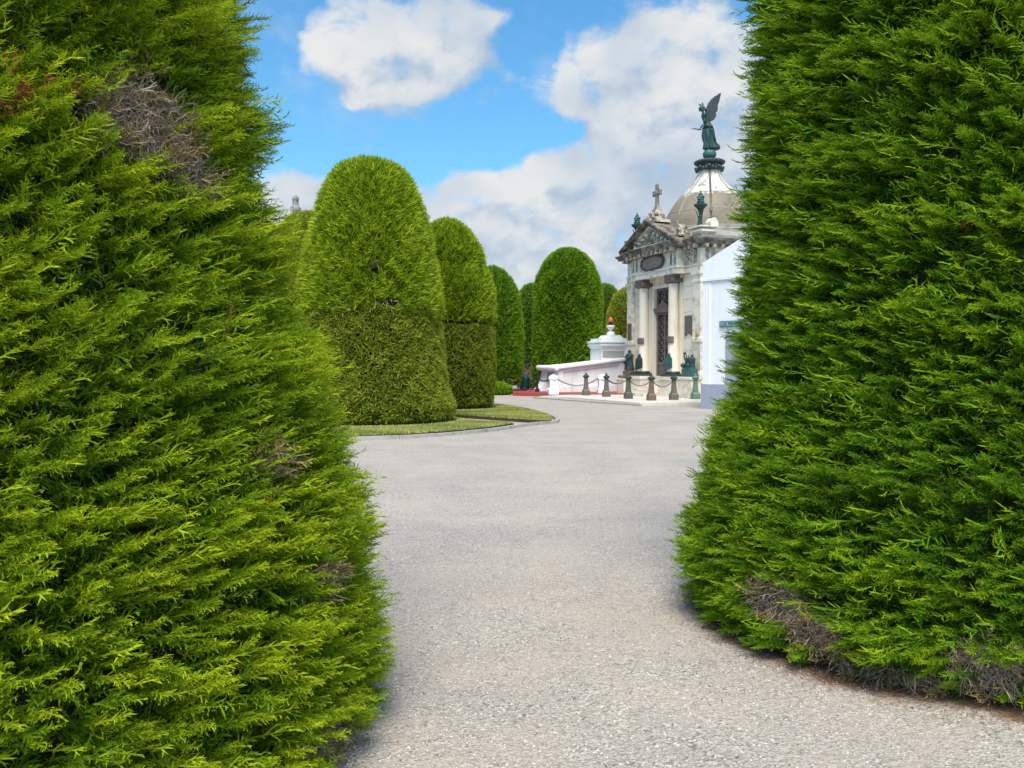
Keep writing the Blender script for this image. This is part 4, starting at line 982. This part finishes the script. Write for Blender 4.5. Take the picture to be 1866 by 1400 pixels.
mb = MB(); mb.box(-.60, .38, -.45, .45, -.16, 0); mb.prism([(-.38, 0), (.38, 0), (.45, .26), (.34, .30), (-.34, .30), (-.45, .26)], 'x', -.26, .26)
mb.build('base', surface('rusty_bronze_base', (.19, .10, .065), .3, 8, .6, (.10, .16, .15), .6, 3, .4), hf)
mb = MB(); figure_rings(mb, 0, 0, .30, 1.32, .30, .05); mb.tube([(-.12, -.27, 1.25), (-.30, -.14, 1.05), (-.28, .05, 1.12), (-.2, .2, 1.2)], [.09, .08, .07, .08], 8); mb.tube([(-.2, .22, .35), (-.26, .1, .8), (-.2, .0, 1.2)], [.06, .05, .04], 6)
mb.build('robed_body', M['bronze_dark'], hf, smooth=True)
bk = empty('plinth_block', M2W(-.50, 5.50, .11), RZ, 'low cream marble block under the hooded bronze figure', 'plinth')
mb = MB(); mb.box(-.56, .33, -.38, .38, 0, .72, .02); mb.build('block', M['marble'], bk); mb = MB(); mb.box(-.60, .33, -.40, .40, .722, .788, .02); mb.build('cap', M['marble_grey'], bk)
gf = empty('bronze_figure_group', M2W(-.45, .24, 1.06), RZ, 'green bronze group of figures low on the facade right of the columns', 'statue'); gf.scale = (.82, .82, .82)
mb = MB(); mb.prism([(-.50, 0), (.50, 0), (.52, .42), (.30, .50), (-.32, .52), (-.50, .40)], 'x', -.16, .22); mb.build('base', M['bronze_teal'], gf)
mb = MB(); figure_rings(mb, .02, .30, .40, .80, .12, hood=False); figure_rings(mb, -.02, .02, .38, .78, .13, hood=False, ph=2); figure_rings(mb, 0, -.28, .30, .92, .20, hood=True, ph=4); mb.tube([(-.05, .30, .9), (-.08, .40, 1.1), (-.06, .36, 1.25)], [.05, .04, .03], 6); mb.ball((-.05, .37, 1.28), .09, 8, 6); mb.ball((-.1, .45, .62), .14, 10, 7); mb.ball((-.12, -.1, .62), .13, 10, 7)
mb.build('figures', M['bronze_green'], gf, smooth=True)
bk = MB(); bk.box(-.70, -.17, -.30, .80, .0, .82, .02); b2 = bk.build('plinth_block', M['marble_grey'], None, loc=M2W(0, 0, .11), rz=RZ); tag(b2, 'pale marble block under the green bronze figure group', 'plinth')
bk = MB(); bk.box(-.75, -.17, -.34, .84, 0, .125, .02); bk.build('cap', M['marble'], b2, loc=(0, 0, .822))

# ------------------------------------------------------------------ long white tomb wall with scrolled end and urn
tw = empty('tomb_wall', (2.42, 43.5, .17), RZ, 'long low white tomb wall sloping up to a taller block, scrolled left end', 'tomb')
# local x = along the long face (to the right and away), local y = depth; long face at y=0
def zt(x): return 1.36 + .115*x
mb = MB(); Lw = 4.05; Dw = 2.2
mb.prism([(0, 0), (Lw, 0), (Lw, zt(Lw)-.19), (0, zt(0)-.19)], 'y', .05, Dw-.05)
mb.prism([(-.06, 0), (Lw+.03, 0), (Lw+.03, .28), (-.06, .28)], 'y', -.05, .045); mb.prism([(-.03, .282), (Lw, .282), (Lw, .36), (-.03, .36)], 'y', -.015, .046)
for x0 in (0, 3.62): mb.prism([(x0, .362), (x0+.30, .362), (x0+.30, zt(x0+.30)-.2), (x0, zt(x0)-.2)], 'y', -.02, .046)
mb.prism([(.301, zt(.3)-.34), (3.619, zt(3.62)-.34), (3.619, zt(3.62)-.2), (.301, zt(.3)-.2)], 'y', -.015, .046)
# flared end: concave profile on both corners of the end face
ends = [(-.05, 0), (-.50, 0), (-.50, .12), (-.34, .24), (-.22, .42), (-.13, .65), (-.08, .95), (-.05, 1.18)]
mb.prism([(x+.051, z) for x, z in ends], 'y', 1.5, Dw-.02); mb.prism([(x+.051, z) for x, z in ends], 'y', .0, .50)
mb.build('wall', M['white'], tw)
mb = MB(); mb.loft([[(x, y, zt(x) + dz) for (y, dz) in ((-.16, -.13), (-.10, -.19), (Dw+.10, -.19), (Dw+.16, -.13), (Dw+.16, -.04), (Dw+.04, 0), (-.04, 0), (-.16, -.04))] for x in (-.12, Lw+.06)])
mb.build('coping', M['white'], tw)
mb = MB(); mb.lathe([(.02, -.18), (.13, -.17), (.155, -.1), (.155, Dw+.1), (.13, Dw+.17), (.02, Dw+.18)], 0, 0, 18)
mb.v = [(x-.14, z, y + 1.26) for x, y, z in mb.v]; mb.build('scroll', M['white'], tw, smooth=True)
mb = MB(); mb.box(-.02, -.004, .62, 1.40, .45, 1.02); mb.build('panel', M['slab_text'], tw)
mb = MB(); PX0, PX1, PY0, PY1 = 2.62, 4.42, -.06, 1.5
mb.box(PX0, PX1, .12, PY1, 1.2, 2.42); mb.box(4.06, PX1, -.02, .118, 0, 2.42); mb.box(4.06, PX1, .12, PY1, 0, 1.198)
mb.loft([[(PX0-o, .12-o, z), (PX1+o, .12-o, z), (PX1+o, PY1+o, z), (PX0-o, PY1+o, z)] for o, z in ((0, 2.30), (.10, 2.44), (.14, 2.46), (.14, 2.56), (.10, 2.58), (.18, 2.62), (.18, 2.70), (0, 2.73))])
mb.box(PX0+.02, PX1-.02, .14, PY1-.02, 2.731, 2.86)
cxm = (PX0+PX1)/2
mb.prism([(cxm + x, 2.861 + z) for x, z in ((-.72, 0), (-.50, .03), (-.42, .10), (-.34, .18), (.34, .18), (.42, .10), (.50, .03), (.72, 0))], 'y', .3, 1.3)
mb.build('pedestal', M['white'], tw)
mb = MB(); mb.box(PX0+.06, 3.98, .10, .119, 1.82, 2.18); pn = mb.build('inscription_panel', M['slab_text'], tw)
mb = MB(); mb.box(3.88, 4.0, -.04, -.021, 1.50, 1.66); mb.build('small_plate', M['iron'], tw)
mb = MB(); mb.lathe([(.22, 3.042), (.23, 3.14), (.19, 3.22), (.06, 3.27), (.06, 3.30), (.15, 3.40), (.235, 3.52), (.22, 3.58), (.10, 3.60)], cxm, .8, 18); urn = mb.build('urn', M['white'], tw, smooth=True)
mb = MB(); mb.lathe([(.06, 3.601), (.07, 3.66), (.10, 3.74), (.11, 3.76)], cxm, .8, 12); mb.build('torch_cup', M['iron'], urn, smooth=True)
mb = MB(); mb.lathe([(.08, 3.76), (.125, 3.83), (.11, 3.92), (.09, 3.96), (.04, 4.02), (.01, 4.06)], cxm, .8, 12, mod=lambda a, z: 1 + .14*sin(2*a + z*20)); mb.build('flame', M['flame_red'], urn, smooth=True)

# ------------------------------------------------------------------ posts, bollards and chains
def octo(mb, prof): mb.lathe([(r, z) for r, z in prof], n=8, rot=pi/8)
def bollard(x, y, z, m, label, rz=0):
    b = empty('bollard', (x, y, z), rz, label, 'bollard', 'weathered bronze chain bollards round the mausoleum')
    mb = MB(); mb.rects([(.16, .16, 0), (.16, .16, .22), (.145, .145, .25), (.12, .12, .29), (.115, .115, .33)]); mb.build('base', m, b)
    mb = MB(); octo(mb, [(.125, .331), (.085, .80), (.09, .82)]); 
    for i in range(8): a = pi/8 + i*pi/4; mb.tube([(.118*cos(a), .118*sin(a), .34), (.082*cos(a), .082*sin(a), .8)], .010, 5)
    mb.build('shaft', m, b)
    mb = MB(); mb.lathe([(.09, .821), (.10, .84), (.14, .89), (.165, .92), (.165, .955), (.12, .965), (.10, .99), (.05, 1.02), (.03, 1.03), (.05, 1.06), (.04, 1.09), (.01, 1.11)], n=16, mod=lambda a, z_: 1 + (.06*sin(8*a) if z_ < .96 else 0)); mb.build('cap', M['bronze_green'] if m is not M['bollard_green'] else m, b, smooth=True)
    return b
BZ = .11
bl = []
specs = [(1068, 40.3, 'bollard', 'brown bronze bollard farthest left, in front of the long white wall'), (1105, 38.6, 'bollard', 'brown bronze bollard in front of the white urn pedestal'),
         (1145, 36.3, 'bollard_dark', 'dark green brown bollard in front of the hooded bronze figure'), (1187, 34.6, 'bollard_red', 'reddish brown bollard before the marble base left of the door steps'),
         (1228, 35.2, 'bollard', 'brown bollard between the bronze door and the green figure group'), (1267.5, 36.0, 'bollard_green', 'pale green bollard farthest right, next to the white building')]
for pxx, Y, mk, lab in specs:
    X = (pxx - 933)/1510*Y; bl.append((X, Y)); bollard(X, Y, BZ if Y < 40 else .11, M[mk], lab, .2)
def chain(p, q, sag, label, r=.017, name='chain', m=None):
    mb = MB(); p, q = Vector(p), Vector(q); n = 34; c = Vector((0, 0, 0))
    pts = [p.lerp(q, i/n) - Vector((0, 0, sag*4*(i/n)*(1-i/n))) for i in range(n+1)]
    for i in range(n):                                        # alternating oval links
        a, b = pts[i], pts[i+1]; t = (b - a); L = t.length; t.normalize(); side = t.cross(Vector((0, 0, 1))).normalized() if i % 2 else t.cross(t.cross(Vector((0, 0, 1)))).normalized()
        mid = (a + b)/2; ring_ = [mid + t*(L*.62*cos(th)) + side*(r*1.9*sin(th)) for th in np.linspace(0, 2*pi, 9)]
        mb.tube(ring_, r*.55, 4)
    tag(mb.build(name, m or M['iron']), label, 'chain', 'sagging chains between bollards')
def top(i, dz=.86): return (bl[i][0], bl[i][1], BZ + dz)
chain(top(1), top(2), .22, 'sagging chain joining the second and third bronze bollards from the left', .012)
chain(top(2), top(3), .27, 'sagging chain before the marble base, left of the reddish brown bollard', .012)
chain(top(3), top(4), .30, 'sagging chain in front of the mausoleum door steps', .012)
def white_post(X, Y, label):
    b = empty('white_post', (X, Y, .12), .1, label, 'post', 'white domed posts on the red kerb')
    mb = MB(); mb.rects([(.24, .24, 0), (.24, .24, .26), (.20, .20, .29), (.19, .19, .31), (.19, .19, .70)]); mb.build('shaft', M['white_cool'], b)
    mb = MB(); mb.lathe([(.22, .701), (.25, .74), (.25, .83), (.23, .87), (.17, .94), (.08, .985), (.01, 1.0)], n=16); mb.build('cap', M['white'], b, smooth=True)
wp = [((1008.5-933)/1510*41.3, 41.3), ((1097.5-933)/1510*42.0, 42.0)]
white_post(*wp[0], 'white domed post left of the farthest left bronze bollard'); white_post(*wp[1], 'white domed post half behind the second bronze bollard')
ib = [((955-933)/1510*45.5, 45.5), ((979-933)/1510*44.0, 44.0)]
for (X, Y), lab in zip(ib, ('thin black iron bollard standing before the dark green bin', 'thin black iron bollard at the scrolled end of the white tomb wall')):
    b = empty('iron_bollard', (X, Y, .17), .3, lab, 'bollard', 'thin black iron bollards on the red kerb')
    mb = MB(); mb.rects([(.10, .10, 0), (.10, .10, .12), (.075, .075, .18)]); mb.build('base', M['iron'], b)
    mb = MB(); octo(mb, [(.075, .181), (.05, .35), (.075, .5), (.05, .62), (.055, .78), (.02, .85), (.01, .92)]); mb.build('shaft', M['iron'], b)
chain((ib[1][0], ib[1][1], .95), (wp[0][0]-.2, wp[0][1], .90), .16, 'short chain from the black iron bollard to the left white post', .02)
chain((wp[0][0]+.2, wp[0][1], .88), (wp[1][0]-.2, wp[1][1], .92), .34, 'long sagging chain between the two white domed posts', .022)
chain((wp[1][0]+.2, wp[1][1], .86), (5.9, 42.6, .70), .16, 'chain running right from the second white domed post', .016)
# green bin and white stone beside it
bn = empty('litter_bin', ((956-933)/1510*48, 48, 0), 0, 'dark green rounded bin behind the black iron bollard', 'bin')
mb = MB(); mb.lathe([(.24, .17), (.27, .22), (.29, .75), (.27, .90), (.18, 1.0), (.05, 1.05)], n=18); mb.build('body', M['bin'], bn, smooth=True); mb = MB(); mb.lathe([(.295, .73), (.31, .74), (.31, .79), (.29, .80)], n=18); mb.build('rim', M['bin'], bn, smooth=True)
wm = empty('white_gravestone', ((932.5-933)/1510*50, 50, 0), -.1, 'small white gravestone under the raised foot of the plain cylinder topiary', 'gravestone')
mb = MB(); mb.rects([(.34, .2, 0), (.34, .2, .25), (.28, .16, .28), (.27, .15, 1.05), (.30, .18, 1.08), (.30, .18, 1.16), (.1, .1, 1.22)]); mb.build('stone', M['white'], wm)

# ------------------------------------------------------------------ white building with the street sign, partly behind the right bush
wb = empty('white_tomb_building', (6.94, 30.2, 0), math.atan2(-1.2, .88), 'plain bluish white building with a grey plinth, half hidden by the right bush', 'building')
# local x along the visible face (towards the camera and right), local y away from the viewer (into the building)
WL, WD, EH = 5.2, 6.0, 5.30
mb = MB(); mb.box(0.02, WL-.02, .02, WD, .9, EH-.6); mb.prism([(0, EH-.61), (WL, EH-.61), (WL, EH), (WL/2, EH+1.05), (0, EH)], 'y', -.01, WD+.01)
mb.box(-.05, WL+.05, -.05, WD+.05, 4.62, 4.66)
mb.box(.0, .34, -.008, .1, .9, 4.61)
mb.build('wall', M['white_cool'], wb)
mb = MB(); mb.box(-.04, WL+.04, -.04, WD+.04, 0, .9); mb.build('plinth', M['grey_paint'], wb)
mb = MB(); mb.box(1.05, 1.85, -.012, .03, .9, 2.75); mb.build('side_panel', M['grey_paint'], wb)
sg = empty('street_sign', (0, 0, 0), 0); sgx = M['sign_dark']
def wbp(x, y, z): a = math.atan2(-1.2, .88); return (6.94 + x*cos(a) - y*sin(a), 30.2 + x*sin(a) + y*cos(a), z)
sg.location = wbp(.80, -.02, 2.93); sg.rotation_euler = (0, 0, math.atan2(-1.2, .88)); tag(sg, 'dark bordered teal street name sign on the white wall', 'sign')
mb = MB(); mb.box(0, 1.15, -.03, 0, 0, .215, .004); mb.build('frame', M['sign_dark'], sg)
mb = MB(); mb.box(.03, 1.12, -.036, -.031, .03, .185); pl = mb.build('plate', M['sign_light'], sg)
cu = bpy.data.curves.new('lettering', 'FONT'); cu.body = 'LOS PERALES'; cu.size = .165; cu.extrude = .002; cu.offset = .004; cu.materials.append(M['sign_dark'])
tf = bpy.data.objects.new('letters_source', cu); tm = bpy.data.meshes.new_from_object(tf); bpy.data.objects.remove(tf); bpy.data.curves.remove(cu)
tx = bpy.data.objects.new('lettering', tm); COL.objects.link(tx); tx.parent = sg; tx.location = (.06, -.039, .052); tx.rotation_euler = (pi/2, 0, 0); tx.scale = (.98, 1, 1)

# ------------------------------------------------------------------ far crosses above the left trees
def far_cross(x, y, h, s, label, w_):
    c = empty('distant_cross_monument', (x, y, 0), .9, label, 'monument')
    st = surface('grey_monument_stone', (.30, .29, .27), .2, 5, .9, (.12, .11, .10), .6, 3, .3) if 'grey_monument_stone' not in bpy.data.materials else bpy.data.materials['grey_monument_stone']
    mb = MB(); mb.rects([(.7, .7, 0), (.7, .7, 1.2), (.45, .45, 1.4), (.38, .38, h-1.9), (.3, .3, h-1.7)]); mb.build('pedestal', st, c)
    mb = MB(); mb.rects([(.16, .16, h-1.7), (.10, .10, h-1.4), (.10, .10, h)]); mb.box(-w_, w_, -.09, .09, h-.62*s, h-.40*s); mb.ball((0, 0, h), .15, 8, 6); mb.ball((0, 0, h-.5*s), .2, 8, 6); mb.build('cross', st, c, smooth=True)
far_cross((540.5-933)/1510*36, 36, 1.6 + (665-364)/1510*36, .9, 'slim grey stone monument top above the yellowish topiary at left', .22)
far_cross((772.5-933)/1510*40, 40, 1.6 + (665-380)/1510*40, .8, 'grey stone cross arm peeping out right of the largest topiary dome', .38)

# ------------------------------------------------------------------ far belt of cypress hedge closing the grounds
def belt():
    n = 60000; a = rng.uniform(-1.35, 1.35, n); R0 = 96 + 5*np.sin(a*9) + 3*np.sin(a*23); h = 4.2 + .9*np.sin(a*31) + .6*np.sin(a*67 + 1)
    t = rng.random(n); z = h*np.minimum(1, t*1.25); r = R0 + 2.5*np.maximum(0, t*1.25 - 1)/.25
    pos = np.stack([r*np.sin(a), r*np.cos(a), z - .3], -1); d = np.stack([-np.sin(a), -np.cos(a), np.full(n, .5)], -1) + rng.normal(0, .5, (n, 3))
    rr = np.random.default_rng(77)
    V, T, A = scatter([shoot_template(rr, n=5, wd=.3) for _ in range(3)], pos, d, rng.uniform(.5, 1.0, n), .35 + rng.normal(0, .2, n), roll=1)
    V[..., 2] = np.maximum(V[..., 2], .02)
    return soup('cypress_hedge', V, T, A, F['far'])
tag(belt(), 'far belt of clipped cypress hedge behind the topiary', None, kind='stuff')
